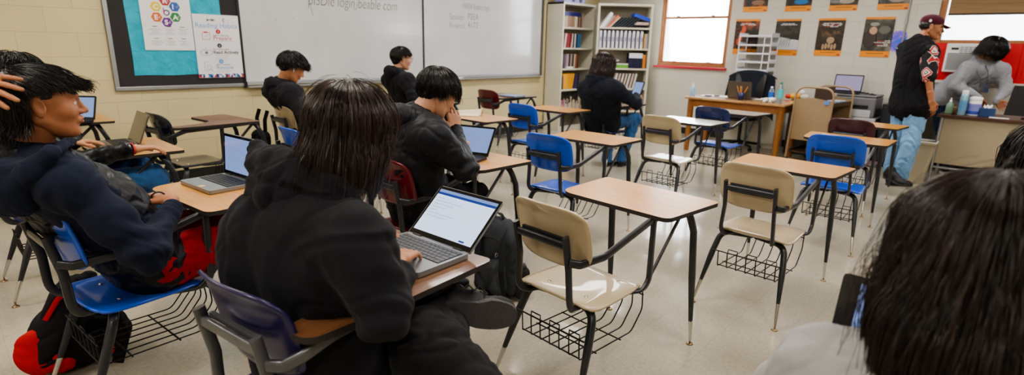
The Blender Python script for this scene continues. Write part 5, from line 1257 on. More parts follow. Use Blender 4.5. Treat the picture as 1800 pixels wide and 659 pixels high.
# ---- P6 glasses student
J=dict(legsJ('P6'),H=P(706,103,5.72),F=(.94,-.28,-.12),U=(0,0,1),N=P(697,128,5.75),sL=P(683,140,5.95),sR=P(717,142,5.60),eL=seatpt('P6',-.30,.25,.80),wL=seatpt('P6',-.05,.10,.80),eR=P(727,172,5.55),wR=P(745,172,5.62),B=(-.9,.3,0))
p6=seated('student in dark hoodie with straight black hair and glasses sitting below the whiteboard divider','P6',J,SK['light'],m_hood1,shorthair(1500,.055,0,41,flow=(.25,0,0),lay=.12),m_pants,seed=41,bulk=1.0)
def glasses(p,J,col='#1a1a1c'):
    R=basis(J['F'],J['U']); H=Vector(J['H']); b=MB()
    for s in (-1,1):
        c=Vector((.104,s*.031,.006)); b.tube([H+R@(c+Vector((0,.024*math.cos(a),.018*math.sin(a)))) for a in [2*PI*k/16 for k in range(16)]],.0035,seg=5,closed=True)
        b.tube([H+R@Vector((.104,s*.054,.010)),H+R@Vector((.060,s*.074,.012)),H+R@Vector((-.010,s*.084,.010))],.0035,seg=5)
    b.tube([H+R@Vector((.106,-.009,.010)),H+R@Vector((.106,.009,.010))],.003,seg=5); return b.build('glasses',mk('glasses_'+col[1:],col,rough=.2),p)
glasses(p6,J)
# ---- P7 student with black laptop
J=dict(legsJ('P7',.11),H=P(770,163,2.78),F=(.84,-.10,-.52),U=(.45,-.05,1),N=P(728,207,2.78),sL=P(712,232,3.02),sR=P(762,240,2.62),eL=seatpt('P7',-.22,.28,.80),wL=seatpt('P7',-.02,.12,.84),eR=P(818,296,2.72),wR=P(800,232,2.86),M=seatpt('P7',-.47,-.02,.80),B=(-.95,.2,0),dR=(.1,.2,1),pR=(.2,.6,.2))
J['kR']=seatpt('P7',-.10,-.13,.56); J['kL']=seatpt('P7',-.10,.11,.56); J['aR']=seatpt('P7',-.34,-.10,.09); J['aL']=seatpt('P7',-.30,.12,.09)
p7=seated('student in black nylon jacket leaning over a black laptop, chin in hand','P7',J,SK['light'],m_shell,shorthair(3200,.085,0,51,flow=(.22,0,0),lay=.15,grav=.35,gravt=.8),m_pants,seed=51,bulk=1.2,res=.007)
glasses(p7,J)
S=SDF(.03); S.cone(P(700,216,2.72),P(760,236,2.58),.05,.04); S.cone(P(712,205,2.70),P(735,235,2.62),.05,.045); S.cone(P(735,190,2.8),P(712,200,2.75),.035,.05)
# ---- P8 long haired student
J=dict(legsJ('P8',.10,-.05),H=P(1062,113,6.12),F=(.93,.0,-.25),U=(.2,0,1),N=P(1050,142,6.12),sL=P(1030,156,6.30),sR=P(1082,158,5.98),eL=seatpt('P8',-.25,.28,.80),wL=seatpt('P8',-.02,.12,.84),eR=P(1118,182,6.0),wR=P(1118,168,6.2),B=(-1,0,0))
J['aR']=seatpt('P8',-.25,-.22,.09); J['kR']=seatpt('P8',.0,-.22,.56); J['aL']=seatpt('P8',-.38,-.10,.09)
def longhair(G,J):
    hair_base(G,J['H'],J['F'],J['U'],[((-.020,0,.036),(.104,.090,.092)),((-.075,0,-.06),(.05,.085,.10)),((-.10,0,-.15),(.04,.075,.09))],res=.008,rough=.004)
    st=dict(keep=keep_bob,crown=(-.2,0,1),lay=.15,grav=.5,gravt=1.3,mess=.06,flow=(-.15,0,0)); strands(G,J['H'],J['F'],J['U'],2000,.33,(.108,.094,.096),st,seed=61,K=14,w=.002)
p8=seated('heavyset student in black hoodie with long brown hair facing the bookcases on navy chair','P8',J,SK['light'],m_navyh,longhair,m_jean,seed=61,bulk=1.45,hmat='umber')
# ---- P9 standing man in cap
fx=Vector((.62,-.78,0)).normalized(); base=Vector((2.08,-5.16,0)); lf=Vector((-fx.y,fx.x,0)); lft=Vector((.78,.62,0))
def mp(f,l,z): return base+fx*f+lft*l+Vector((0,0,z))
J=dict(H=P(1637,49,5.62),F=(.24,-.96,-.16),U=(.1,-.1,1),N=P(1617,73,5.66),sL=mp(.06,.18,1.44),sR=mp(.10,-.20,1.42),hL=mp(-.06,.10,.93),hR=mp(-.06,-.10,.93),kL=mp(-.04,.12,.50),kR=mp(-.02,-.10,.49),aL=mp(-.16,.14,.10),aR=mp(.0,-.12,.10),
       eL=mp(.22,.26,1.20),wL=mp(.40,.16,1.08),eR=mp(.16,-.27,1.15),wR=mp(.22,-.24,.90))
for k,(a,b_) in {'sR':(1632,93),'eR':(1638,135),'wR':(1637,170)}.items(): pass
J['sR']=P(1634,92,5.52); J['eR']=P(1632,137,5.47); J['wR']=P(1636,172,5.48); J['sL']=P(1592,86,5.86); J['eL']=P(1590,125,6.0); J['wL']=P(1610,140,6.2)
J['hR']=P(1612,190,5.62); J['hL']=P(1588,186,5.82); J['kR']=P(1600,252,5.62); J['kL']=P(1578,248,5.85); J['aR']=P(1583,308,5.66); J['aL']=P(1566,300,5.95)
p9=body('person','standing man in maroon cap, black shirt with red patterned sleeves and light jeans',J,SK['brown'],res=.005,hands=[dict(el=J['eR'],W=P(1637,178,5.48),d=(.15,-.2,-1),p=(.6,.6,0),side=1,curl=.35,sc=1.08,res=.004),dict(el=J['eL'],W=J['wL'],d=(.6,-.7,-.3),p=(0,0,-1),side=-1,curl=.4,res=.005)])
S=SDF(.03); torso(S,J['sL'],J['sR'],J['hL'],J['hR'],J['N'],bulk=1.20,belly=.125); 
S.cone(J['hL'],J['hR'],.13,.13,k=.05)
garment(S,'black_shirt',m_blackt,p9,.009,.008,10,71,aniso=(1,1,.5))
def pat():
    m=M('geometric_sleeve_print','#0d0c10',rough=.85); v=m.coords((1,1,1)); 
    w=m.n.new('ShaderNodeTexVoronoi'); w.distance='MANHATTAN'; w.inputs['Scale'].default_value=9; w.inputs['Randomness'].default_value=.25; m.l.new(v,w.inputs['Vector'])
    r=m.ramp(w.outputs['Distance'],[(.0,'#c9c2bf'),(.16,'#0d0c10'),(.26,'#c9c2bf'),(.42,'#a8141f'),(.62,'#c9c2bf'),(.68,'#0d0c10')]); bpy_r=r.node; bpy_r.color_ramp.interpolation='CONSTANT'; m.color(r); return m.m
m_pat=pat()
for s_,e_ in (('sR','eR'),('sL','eL')):
    S=SDF(.03); a,b_=Vector(J[s_]),Vector(J[e_]); S.cone(a,a.lerp(b_,.92),.086,.074,k=.02); garment(S,'patterned_sleeve',m_pat,p9,.008,.004,14,72)
S=SDF(.03)
for a,b_,c_2 in (('hL','kL','aL'),('hR','kR','aR')): S.cone(J[a],J[b_],.112,.080,k=.03); S.cone(J[b_],J[c_2],.080,.075,k=.03); 
S.cone(J['hL'],J['hR'],.115,.115,k=.04); garment(S,'jeans',m_jeanl,p9,.008,.007,14,73)
shoe(p9,P(1552,311,5.68),P(1592,327,5.46),UP,m_shoe,m_sole.m,1.1); q=P(1560,308,5.98); q.z=0; shoe(p9,q,q+fx*.28,UP,m_shoe,m_sole.m,1.1)
R=basis(J['F'],J['U']); H=Vector(J['H']); G=Geo(); hair_base(G,J['H'],J['F'],J['U'],[((-.024,0,.022),(.092,.080,.066))],res=.006,rough=.003); G.build('hair',HR['black'],p9)
m_cap=cloth('maroon_cap_cloth','#4a1426',bump=.2); S=SDF(.01); S.ell((-.012,0,.062),(.106,.088,.072)); S.ell((-.012,0,-.01),(.2,.2,.042),sub=True,k=.004); v,f=S.mesh(.005); G=Geo(); G.add(v@np.array(R).T+npv(H),f); cp=G.build('baseball_cap',m_cap,p9)
b=MB(); b.grid(lambda u,v:H+R@Vector((.080+.085*v*(1-.35*(2*u-1)**2),(2*u-1)*(.070-.012*v),.048-.022*v-.012*(2*u-1)**2)),12,8,thick=.004); b.build('brim',m_cap,cp)
b=MB(); b.prism([(.012*math.cos(a),.012*math.sin(a)*1.2) for a in [k*.6 for k in range(10)]],.002,origin=H+R@Vector((-.04,-.092,.055)),ax=R@Vector((1,0,0)),ay=R@Vector((0,0,1))); b.build('cap_emblem',m_white,cp)
b=MB(); b.tube([Vector(J['N'])+Vector((.07*math.cos(a),.07*math.sin(a),.035+.01*math.sin(a))) for a in [2*PI*k/20 for k in range(20)]],.006,seg=5,closed=True); b.build('neck_chain',m_alu,p9)
# ---- P10 woman leaning over the desk
Q=lambda px,py,x: at(px,py,x=x)
J=dict(H=Q(1746,85,3.10),F=(-.10,-.84,-.52),U=(0,-.5,1),N=Q(1722,106,3.18),sL=Q(1760,124,3.34),sR=Q(1704,120,3.08),hL=Q(1668,176,3.42),hR=Q(1652,170,3.26),kL=Q(1674,225,3.40),kR=Q(1656,222,3.26),aL=Q(1690,285,3.40),aR=Q(1668,285,3.26),
       eL=Q(1768,158,3.24),wL=Q(1752,178,3.06),eR=Q(1680,150,3.02),wR=Q(1720,172,2.96))
for a in ('wL','wR'): J[a].z=max(J[a].z,.83)
J['aL'].z=.10; J['aR'].z=.10
p10=body('person','woman in light grey cardigan with short black hair leaning over the cream desk',J,SK['brown'],res=.005,hands=[dict(el=J['eR'],W=J['wR'],d=(.5,-.6,-.5),p=(0,0,-1),side=1,curl=.5,res=.0045),dict(el=J['eL'],W=J['wL'],d=(-.2,-.5,-.5),p=(-.5,.1,0),side=-1,curl=.4,res=.0045)])
S=SDF(.03); torso(S,J['sL'],J['sR'],J['hL'],J['hR'],J['N'],bulk=1.18,belly=.13); sleeve(S,J['sL'],J['eL'],J['wL'],.078,.062,.042); sleeve(S,J['sR'],J['eR'],J['wR'],.080,.066,.042)
garment(S,'cardigan',m_grey,p10,.008,.007,12,81)
Rn=basis(J['F'],J['U']); S=SDF(.02); c=Vector(J['N'])+Vector((.05,-.09,-.05)); S.ell(c,(.07,.06,.085),k=.02); garment(S,'white_top',m_paper,p10,.007,.002,20,82)
S=SDF(.03)
for a,b_,c_2 in (('hL','kL','aL'),('hR','kR','aR')): S.cone(J[a],J[b_],.115,.080); S.cone(J[b_],J[c_2],.080,.055)
S.cone(J['hL'],J['hR'],.12,.12,k=.04); garment(S,'jeans',m_jeand,p10,.008,.006,16,83)
for a in ('aL','aR'): q=Vector(J[a]); q.z=0; shoe(p10,q-fx*.08,q+fx*.19,UP,m_shoe,m_shoew)
b=MB(); q0=Vector(J['N']); 
for s in (-1,1): b.tube([q0+Vector((.0,.0,.045)),Q(1727+10*s,126,2.99),Q(1733+3*s,152,2.97)],.011,.003,seg=6)
q=Q(1733,158,2.96); b.box(q,(.01,.045,.06)); b.build('lanyard',mk('navy_lanyard','#23304f'),p10)
G=Geo(); hair_base(G,J['H'],J['F'],J['U'],[((-.022,0,.038),(.104,.090,.092)),((-.05,0,-.04),(.06,.085,.07))],res=.006,rough=.004)
st=dict(keep=keep_bob,crown=(-.3,0,1),lay=.15,grav=.4,gravt=1.0,mess=.07); strands(G,J['H'],J['F'],J['U'],1800,.16,(.108,.094,.096),st,seed=88,K=11,w=.0018); G.build('hair',HR['black'],p10); glasses(p10,J,'#5a3a34')
# ---- P11 long dark hair in front, right
def keep_long(d): return ~((d[:,0]>.60)&(d[:,2]<.35))&(d[:,2]>-.45)
J=dict(H=P(1742,462,.86),F=(.90,-.12,-.36),U=(.3,0,1),N=P(1690,640,.88),sL=P(1490,690,.93),sR=P(1880,760,.80),hL=P(1560,1150,1.15),hR=P(1700,1200,1.05),eL=P(1400,640,1.03),wL=P(1480,700,1.22),eR=P(2000,900,.9),wR=P(1800,800,1.15),
       kL=P(1560,1000,1.45),kR=P(1760,1050,1.40),aL=P(1560,1500,1.5),aR=P(1760,1500,1.5))
base11=Vector(J['H']); print('P11',base11)
for s,dy in (('L',.12),('R',-.12)):
    J['h'+s]=Vector((base11.x-.22,base11.y+dy,.55)); J['k'+s]=Vector((base11.x+.22,base11.y+dy*1.2,.58)); J['a'+s]=Vector((base11.x+.26,base11.y+dy*1.2,.10))
J['N']=Vector((base11.x-.09,base11.y+.0,base11.z-.17)); J['sL']=Vector((base11.x-.10,base11.y+.18,base11.z-.235)); J['sR']=Vector((base11.x-.10,base11.y-.18,base11.z-.235))
J['eL']=Vector((base11.x+.02,base11.y+.26,base11.z-.37)); J['wL']=Vector((base11.x+.22,base11.y+.10,.80)); J['eR']=Vector((base11.x+.02,base11.y-.26,.82)); J['wR']=Vector((base11.x+.24,base11.y-.10,.80))
p11=body('person','student in pale grey fleece with very long dark brown hair seen from behind',J,SK['light'],res=.0055,hands=[dict(el=J['eL'],W=J['wL'],d=(1,-.2,-.1),p=(0,0,-1),side=-1,curl=.4,res=.004),dict(el=J['eR'],W=J['wR'],d=(1,.2,-.1),p=(0,0,-1),side=1,curl=.4,res=.004)],hairmat=HR['brown'])
S=SDF(.03); torso(S,J['sL'],J['sR'],J['hL'],J['hR'],J['N'],bulk=1.05); sleeve(S,J['sL'],J['eL'],J['wL'],.070,.060,.042); sleeve(S,J['sR'],J['eR'],J['wR'],.070,.060,.042)
garment(S,'fleece_top',m_greyf,p11,.007,.005,12,91)
S=SDF(.03)
for a,b_,c_2 in (('hL','kL','aL'),('hR','kR','aR')): S.cone(J[a],J[b_],.10,.075); S.cone(J[b_],J[c_2],.075,.055)
S.cone(J['hL'],J['hR'],.11,.11,k=.04); garment(S,'trousers',m_pants,p11,.012,.006,16,93)
for a in ('aL','aR'): q=Vector(J[a]); q.z=0; shoe(p11,q-Vector((.06,0,0)),q+Vector((.2,0,0)),UP,m_shoe,m_sole.m,res=.008)
G=Geo(); hair_base(G,J['H'],J['F'],J['U'],[((-.022,0,.028),(.108,.092,.100)),((-.060,0,-.06),(.060,.088,.10)),((-.075,0,-.18),(.050,.095,.14)),((-.02,.075,-.12),(.05,.025,.12)),((-.02,-.075,-.12),(.05,.025,.12))],res=.006,rough=.003)
st=dict(keep=keep_long,crown=(-.25,.0,.95),lay=.17,grav=.42,gravt=1.5,mess=.03,clump=.06,flow=(-.03,0,0))
coll=[(J['sL'],(.09,.09,.09)),(J['sR'],(.09,.09,.09)),(J['N'],(.09,.14,.10))]
strands(G,J['H'],J['F'],J['U'],10500,lambda d,r:.42*(.8+.3*r.random(len(d))),(.114,.098,.106),st,seed=13,K=18,w=.00062,coll=coll)
st2=dict(st); st2['mess']=.13; st2['lay']=.35; st2['curl']=.12; strands(G,J['H'],J['F'],J['U'],500,.38,(.118,.104,.108),st2,seed=18,K=20,w=.00045,coll=coll)
G.build('hair',HR['brown'],p11)
# ---- P12 head at the frame edge
H12=P(1862,285,1.55); J=dict(H=H12,F=(.95,-.2,-.1),U=UP,N=H12+Vector((-.07,0,-.16)),sL=H12+Vector((-.09,.18,-.24)),sR=H12+Vector((-.09,-.18,-.24)),eL=H12+Vector((.02,.25,-.42)),eR=H12+Vector((.02,-.25,-.42)))
J['wL']=Vector((H12.x+.24,H12.y+.10,.80)); J['wR']=Vector((H12.x+.24,H12.y-.10,.80))
for s,dy in (('L',.10),('R',-.10)): J['h'+s]=Vector((H12.x-.14,H12.y+dy,.54)); J['k'+s]=Vector((H12.x+.26,H12.y+dy*1.3,.57)); J['a'+s]=Vector((H12.x+.30,H12.y+dy*1.3,.09))
desk('P12',H12.x+.26,H12.y,0,'blue','student desk of the black-haired student beside the long-haired one in fleece')
p12=body('person','black-haired student of whom only loose hair shows beside the long-haired one in fleece',J,SK['tan'],res=.007,legs=True)
S=SDF(.03); torso(S,J['sL'],J['sR'],J['hL'],J['hR'],J['N'],bulk=1.05); sleeve(S,J['sL'],J['eL'],J['wL'],.07,.06,.042); sleeve(S,J['sR'],J['eR'],J['wR'],.07,.06,.042); garment(S,'sweatshirt',m_hood1,p12,.012,.005,12,95)
S=SDF(.03)
for a,b_,c_2 in (('hL','kL','aL'),('hR','kR','aR')): S.cone(J[a],J[b_],.10,.075); S.cone(J[b_],J[c_2],.075,.055)
S.cone(J['hL'],J['hR'],.11,.11,k=.04); garment(S,'trousers',m_pants,p12,.012,.006,16,96)
for a in ('aL','aR'): q=Vector(J[a]); q.z=0; shoe(p12,q-Vector((.06,0,0)),q+Vector((.2,0,0)),UP,m_shoe,m_sole.m,res=.008)
G=Geo(); hair_base(G,J['H'],J['F'],J['U'],[((-.022,0,.032),(.104,.088,.092)),((-.05,0,-.06),(.055,.08,.09))],res=.008,rough=.003)
st=dict(keep=keep_long,crown=(-.2,0,1),lay=.16,grav=.4,gravt=1.4,mess=.08); strands(G,J['H'],J['F'],J['U'],1600,.26,(.108,.092,.098),st,seed=19,K=12,w=.0012); G.build('hair',HR['black'],p12)
# ================================================================ laptops, bottles, bags and papers
m_lapg=M('laptop_grey','#8d8f94',rough=.35,metal=.6).m; m_lapd=M('laptop_dark','#26272b',rough=.4,metal=.3).m; m_lapb=M('laptop_brown_grey','#5d5650',rough=.4,metal=.3).m
m_key=mk('laptop_key','#1c1c1f',rough=.5); m_keyg=mk('laptop_key_grey','#4b4d52',rough=.5); m_bez=mk('glossy_bezel','#0b0b0d',rough=.08,coat=.5)
def scr(name,c,es,rough=.12): m=M(name,'#050507',rough=rough,emit=c,es=es); return m.m
m_sc_b=scr('screen_blue','#7d93c4',.85); m_sc_w=scr('screen_page','#c9d6f2',1.15); m_sc_h=scr('screen_header','#1f3a80',1.0); m_sc_t=scr('screen_text','#7f8aa5',.8); m_sc_off=M('screen_off','#38332f',rough=.12,coat=.4).m; m_sc_l=scr('screen_lilac','#8f86a0',.9)
def pjx(p):
    d=Vector(p)-CAM; z=d.dot(_f); return (900+FPX*d.dot(R2)/z,329.5-FPX*d.dot(U2)/z)
def laptop(label,hl_,hr_,depth,open_deg,body=m_lapg,screen='page',keys=m_key,lid=.205,thick=.016,inset=.012):
    """hinge ends hl_ -> hr_ as seen by its user"""
    a,b_=Vector(hl_),Vector(hr_); X=(b_-a); W=X.length; X.normalize(); Y=Vector((0,0,1)).cross(X)    # Y points away from the user
    o=(a+b_)/2; e=empty('laptop',(o.x,o.y,o.z),math.atan2(X.y,X.x),label,'laptop')
    m=MB(); P_=rnd([(-W/2,-depth,0),(W/2,-depth,0),(W/2,0,0),(-W/2,0,0)],.012,4,closed=True); m.prism([(p.x,p.y) for p in P_],thick,origin=(0,0,.001)); base=m.build('base',body,e,bevel=.002)
    m=MB(); kw=W*.92/14.5; y=-.022
    m.box2((-W*.465,-.125,thick+.0005),(W*.465,-.016,thick+.0012),1)
    for r in range(6):
        h=.011 if r==0 else .0165; x=-W*.46+(.0 if r!=2 else .0)
        ks=[1]*14 if r==0 else ([1]*13+[1.5] if r==1 else ([1.5]+[1]*12+[1] if r==2 else ([1.8]+[1]*11+[1.7] if r==3 else ([2.3]+[1]*10+[2.2] if r==4 else [1,1,1,1,5.2,1,1,1,1,1.3]))))
        sc=(W*.92)/sum(ks)
        for k in ks:
            m.box2((x+.0012,y-h+.0012,thick+.001),(x+k*sc-.0012,y,thick+.003)); x+=k*sc
        y-=h+.0015
    m.build('keyboard',[keys,m_blackplastic if body is not m_lapg else m_lapd],base)
    m=MB(); m.box2((-.052,-depth+.010,thick+.0008),(.052,-.140,thick+.0014)); m.build('trackpad',m_lapg if body is m_lapg else m_lapd,base)
    ang=math.radians(open_deg); Ml=Matrix.Translation((0,.002,thick))@Matrix.Rotation(-(ang-PI/2),4,'X')
    li=MB(); P_=rnd([(-W/2,0,0),(W/2,0,0),(W/2,lid,0),(-W/2,lid,0)],[.004,.004,.012,.012],4,closed=True); li.prism([(p.x,p.y) for p in P_],-.006,origin=(0,0,0),ax=(1,0,0),ay=(0,0,1))
    lo=li.build('lid',body,e,bevel=.0015); lo.matrix_local=Ml
    f=MB(); f.box2((-W/2+.002,-.0008,.002),(W/2-.002,.0,lid-.002)); f.build('bezel',m_bez,lo)
    x0,x1,z0,z1=-W/2+inset,W/2-.012,.020,lid-.014; s=MB(); yy=-.0012
    mats=[m_sc_b]
    if screen=='page':
        mats=[m_sc_w,m_sc_h,m_sc_t,m_sc_b]; s.box2((x0,yy,z0),(x1,yy+.0003,z1)); s.box2((x0,yy-.0003,z1-.022),(x1,yy,z1-.012),1); s.box2((x0,yy-.0003,z1-.012),(x1,yy,z1),3)
        for k in range(7): s.box2((x0+.012,yy-.0003,z1-.034-.013*k),(x0+.05+.03*((k*7)%4),yy,z1-.0355-.013*k),2)
        for k in range(7): s.box2((x0+.0,yy-.0002,z1-.039-.013*k),(x1-.02,yy,z1-.0394-.013*k),2)
        s.box2((x1-.06,yy-.0003,z0+.004),(x1-.035,yy,z0+.010),1)
    elif screen=='blue':
        mats=[m_sc_b,m_sc_t]; s.box2((x0,yy,z0),(x1,yy+.0003,z1))
        for k in range(9): s.box2((x0+.02,yy-.0003,z1-.025-.011*k),(x0+.07+.035*((k*5)%4),yy,z1-.027-.011*k),1)
    elif screen=='lilac': mats=[m_sc_l]; s.box2((x0,yy,z0),(x1,yy+.0003,z1))
    else: mats=[m_sc_off]; s.box2((x0,yy,z0),(x1,yy+.0003,z1))
    s.build('screen',mats,lo); h=MB()
    for xx in (-W*.33,W*.33): h.tube([(xx-.02,0,thick),(xx+.02,0,thick)],.010,seg=8)
    h.build('hinge',m_lapd,base); return e
def fit_angle(hl_,hr_,lid,top,which='r'):
    a,b_=Vector(hl_),Vector(hr_); X=(b_-a).normalized(); Y=Vector((0,0,1)).cross(X); q=b_ if which=='r' else a; best=None
    for k in range(60,160,1):
        t=math.radians(k); p=q+Vector((0,0,.016))+(-Y*math.cos(t)+Vector((0,0,1))*math.sin(t))*lid; u=pjx(p); e=(u[0]-top[0])**2+(u[1]-top[1])**2
        if best is None or e<best[0]: best=(e,k)
    print('lid',best); return best[1]
DZ=.7492
# convertible on desk G
A1=at(717,407,z=DZ+.016); B1=at(825,446,z=DZ+.016); A1.z=B1.z=DZ; print('conv W',(A1-B1).length)
k=fit_angle(A1,B1,.212,(879,358)); lp=laptop('open silver convertible laptop showing a white page, typed on by the bobbed-hair student',A1,B1,.212,k,m_lapg,'page',m_keyg,lid=.212)
wl_=(A1-B1).length; st_=MB(); st_.box2((-.062,-.207,.0175),(-.062+.095,-.150,.0180)); st_.build('yellow_sticker',mk('pale_yellow_note','#cdbf94'),lp); st_=MB(); st_.box2((wl_/2-.075,-.205,.0175),(wl_/2-.05,-.19,.0180)); st_.build('blue_sticker',m_bluelab,lp)
# boy's laptop
B2=at(449,322,z=DZ+.014); A2=B2+Vector((math.cos(.11+PI/2),math.sin(.11+PI/2),0))*.295; B2.z=A2.z=DZ
k=fit_angle(A2,B2,.20,(446,249)); lp2=laptop('open grey laptop with blue page on the oak desk of the boy leaning back',A2,B2,.205,max(95,min(k,118)),m_lapg,'blue',m_key,lid=.20)
b=MB(); b.box2((.02,-.20,.0172),(.05,-.175,.0177)); b.build('yellow_sticker',mk('yellow_tag','#d8b65a'),lp2)
# P7's black laptop
B3=at(857,276,z=DZ+.014); th=.32; A3=B3+Vector((math.cos(th+PI/2),math.sin(th+PI/2),0))*.285; A3.z=B3.z=DZ
k=fit_angle(A3,B3,.195,(881,223)); laptop('open black laptop with glowing blue page beside the elbow of the nylon-jacket student',A3,B3,.20,max(95,min(k,125)),m_lapd,'blue',m_key,lid=.195)
# P3's laptop, screen dark
B4=at(245,254,z=DZ+.014); A4=B4+Vector((0,.28,0)); A4.z=B4.z=DZ
laptop('open laptop with dark grey lid leaning back before the wristband hand',A4,B4,.19,112,m_lapb,'off',m_key,lid=.19)
# H laptop
B5=at(166,211,z=DZ+.014); th=.75; A5=B5+Vector((math.cos(th+PI/2),math.sin(th+PI/2),0))*.28; A5.z=B5.z=DZ
laptop('small open laptop with blue screen on the oak desk near the block wall',A5,B5,.19,108,m_lapd,'blue',m_key,lid=.19)
# P11 laptop
B6=Vector((J['H'].x+.30,J['H'].y-.14,.80)) if 0 else None
lt_=at(1482,488,z=.952); print('lid top',lt_,base11); hx=lt_.x-.05
A6=Vector((hx,lt_.y,DZ)); B6=A6+Vector((0,-.30,0)); laptop('dark laptop whose lid corner shows past the long-haired student in fleece',A6,B6,.20,104,m_lapd,'blue',m_key,lid=.205,inset=.035)
d11=desk('P11',hx+.00,lt_.y-.30,.0,'blue','student desk mostly hidden under the laptop of the long-haired student in fleece')
# P8 tablet
q=P(1121,158,6.25); b=MB(); b.box((0,0,0),(.012,.14,.20),0); b.box((-.0068,0,0),(.0006,.125,.18),1); o=b.build('tablet',[m_blackplastic,m_sc_b],bevel=.003); o.location=q; o.rotation_euler=(0,.35,-.25); tag(o,'small black tablet with blue screen held by the student facing the bookcases','tablet')
# closed folder on J
q=at(900,167,z=DZ+.02); e=empty('laptop',(q.x-.02,q.y,DZ),.05,'closed pale blue laptop lying on the maroon chair desk by the bookcase','laptop'); MB().box2((-.11,-.16,.001),(.11,.16,.014)).build('base',m_lapg,e,bevel=.003); MB().box2((-.11,-.16,.015),(.11,.16,.022)).build('lid',mk('pale_blue_lid','#7388a8',rough=.3),e,bevel=.003)
# paper on K
q=at(822,201,z=DZ+.004); b=MB(); b.grid(lambda u,v:((u-.5)*.20,(v-.5)*.26,.003+.055*math.exp(-((u-.75)/.14)**2)*(1-.5*v)),24,6,thick=.001); o=b.build('folded_paper',M('cream_paper','#d8ccb4',rough=.7).m,loc=(q.x,q.y,DZ),rz=.5); tag(o,'folded cream paper lying open on the oak desk behind the black laptop','paper')
# ---- teacher table things
tz_=.766
def on(px,py,z=tz_): q=at(px,py,z=z); return Vector((q.x,q.y,z))
q=on(1321,172); q.x=min(q.x,2.55); e0=on(1277,169)
A7=Vector((2.36,at(1320,172,x=2.36).y,tz_)); B7=Vector((2.36,at(1279,169,x=2.36).y,tz_)); laptop('brown-grey laptop seen from behind on the oak table with pencils before it',A7,B7,.21,100,m_lapb,'off',m_key,lid=.225)
q=Vector((2.24,at(1302,172,x=2.24).y,tz_)); e=empty('pencil_cup',q,0,'navy cup full of orange pencils on the oak table','cup'); b=MB(); b.lathe([(.0,.004),(.036,.004),(.040,.10),(.043,.10),(.039,.0),(.0,.0)][::-1],seg=20); b.build('cup_body',mk('navy_cup','#1a2450',rough=.3),e)
m_pen=mk('pencil_orange','#e5922a'); m_tip=mk('pencil_wood','#d9b98c')
for i,(dx,dy,t) in enumerate(((-.01,.02,.035),(.01,.01,.015),(0,.018,.045),(.0,-.015,-.055),(.012,-.02,-.045),(-.015,-.005,.0))):
    b=MB(); p0=q+Vector((dx*.5,dy*.5,.02)); p1=q+Vector((dx*1.5,dy+t,.17)); b.tube([p0,p1],.0085,seg=6); d=(p1-p0).normalized(); b.tube([p1,p1+d*.014],.008,seg=6,radii=[1,.15],m=1); o=b.build('pencil',[m_pen,m_tip]); tag(o,'orange pencil standing in the navy cup','pencil','pencils in the navy cup')
m_clear=M('clear_bottle','#dcecf5',rough=.05,trans=.85,ior=1.25).m; m_gel=M('blue_gel','#a9cdea',rough=.1,trans=.3,ior=1.3).m
def bottle(loc,label,lab,h=.20,r=.032,cap='#e9edf2',labc='#2c62c0',z0=.35,z1=.65,body_m=None):
    e=empty('water_bottle',loc,0,label,'bottle'); b=MB(); b.lathe([(0,0),(r*.9,.0),(r,.01),(r,h*.62),(r*.93,h*.72),(r*.42,h*.90),(r*.40,h*.93),(0,h*.93)],seg=20); b.build('bottle_body',body_m or m_clear,e)
    b=MB(); b.lathe([(0,h*.90),(r*.46,h*.90),(r*.46,h),(0,h)],seg=16); b.build('cap',bkm(cap),e); b=MB(); b.lathe([(r*1.02,h*z0*.7),(r*1.02,h*z1)],seg=20); b.build('bottle_label',bkm(labc),e); return e
bottle(Vector((2.30,at(1354,176,x=2.30).y,tz_)),'small water bottle with blue label on the oak table','',h=.20,labc='#2c62c0')
bottle(Vector((2.22,at(1369,180,x=2.22).y,tz_)),'taller water bottle with teal label and green cap on the oak table','',h=.27,r=.036,cap='#2f8f6a',labc='#4fb9c4')
q=Vector((2.30,at(1217,168,x=2.30).y,tz_)); e=empty('sanitizer_bottle',q,0,'clear blue hand sanitizer pump bottle at the end of the oak table','bottle'); b=MB(); b.lathe([(0,0),(.034,0),(.036,.01),(.036,.10),(.028,.125),(.012,.135),(0,.135)],seg=20); b.build('bottle_body',m_gel,e)
b=MB(); b.lathe([(.014,.134),(.014,.155),(.005,.158),(.005,.185),(0,.185)],seg=14); b.tube([(0,0,.183),(-.035,.01,.180)],.010,seg=8); b.build('pump',m_white,e)
r_=np.random.default_rng(5)
for i,(px,py) in enumerate(((1345,174),(1354,178),(1362,176))):
    q=Vector((2.20+.04*i,at(px,py,x=2.2).y,tz_+.035)); S=SDF(.01)
    for k in range(9): a=r_.normal(size=3)*.018; S.ell(q+Vector(a),(.022,.018,.016),k=.006)
    v,f=S.mesh(.005); v=v+vnormals(v,f)*(.006*waves(v,90,i))[:,None]; v[:,2]=np.maximum(v[:,2],tz_+.001); G=Geo(); G.add(v,f); tag(G.build('crumpled_tissue',m_paper),'crumpled white tissue by the water bottles, %s of three'%['first from the laptop','middle','nearest the teal bottle'][i],'tissue')
for i,(y,w,d,c,l) in enumerate(((-2.86,.30,.42,'#e9ecf4','large white sheet spread over the window end of the oak table'),(-3.02,.2,.14,'#dfe3ec','small white sheet near the laptop on the oak table'),(-3.42,.16,.22,'#e4e6ee','white sheet beside the brown-grey laptop'))):
    o=MB().box2((-w/2,-d/2,0),(w/2,d/2,.0015)).build('paper_sheet',m_paper,loc=(2.55-.02*i,y,tz_+.0008+.002*i),rz=.1*i); tag(o,l,'paper')
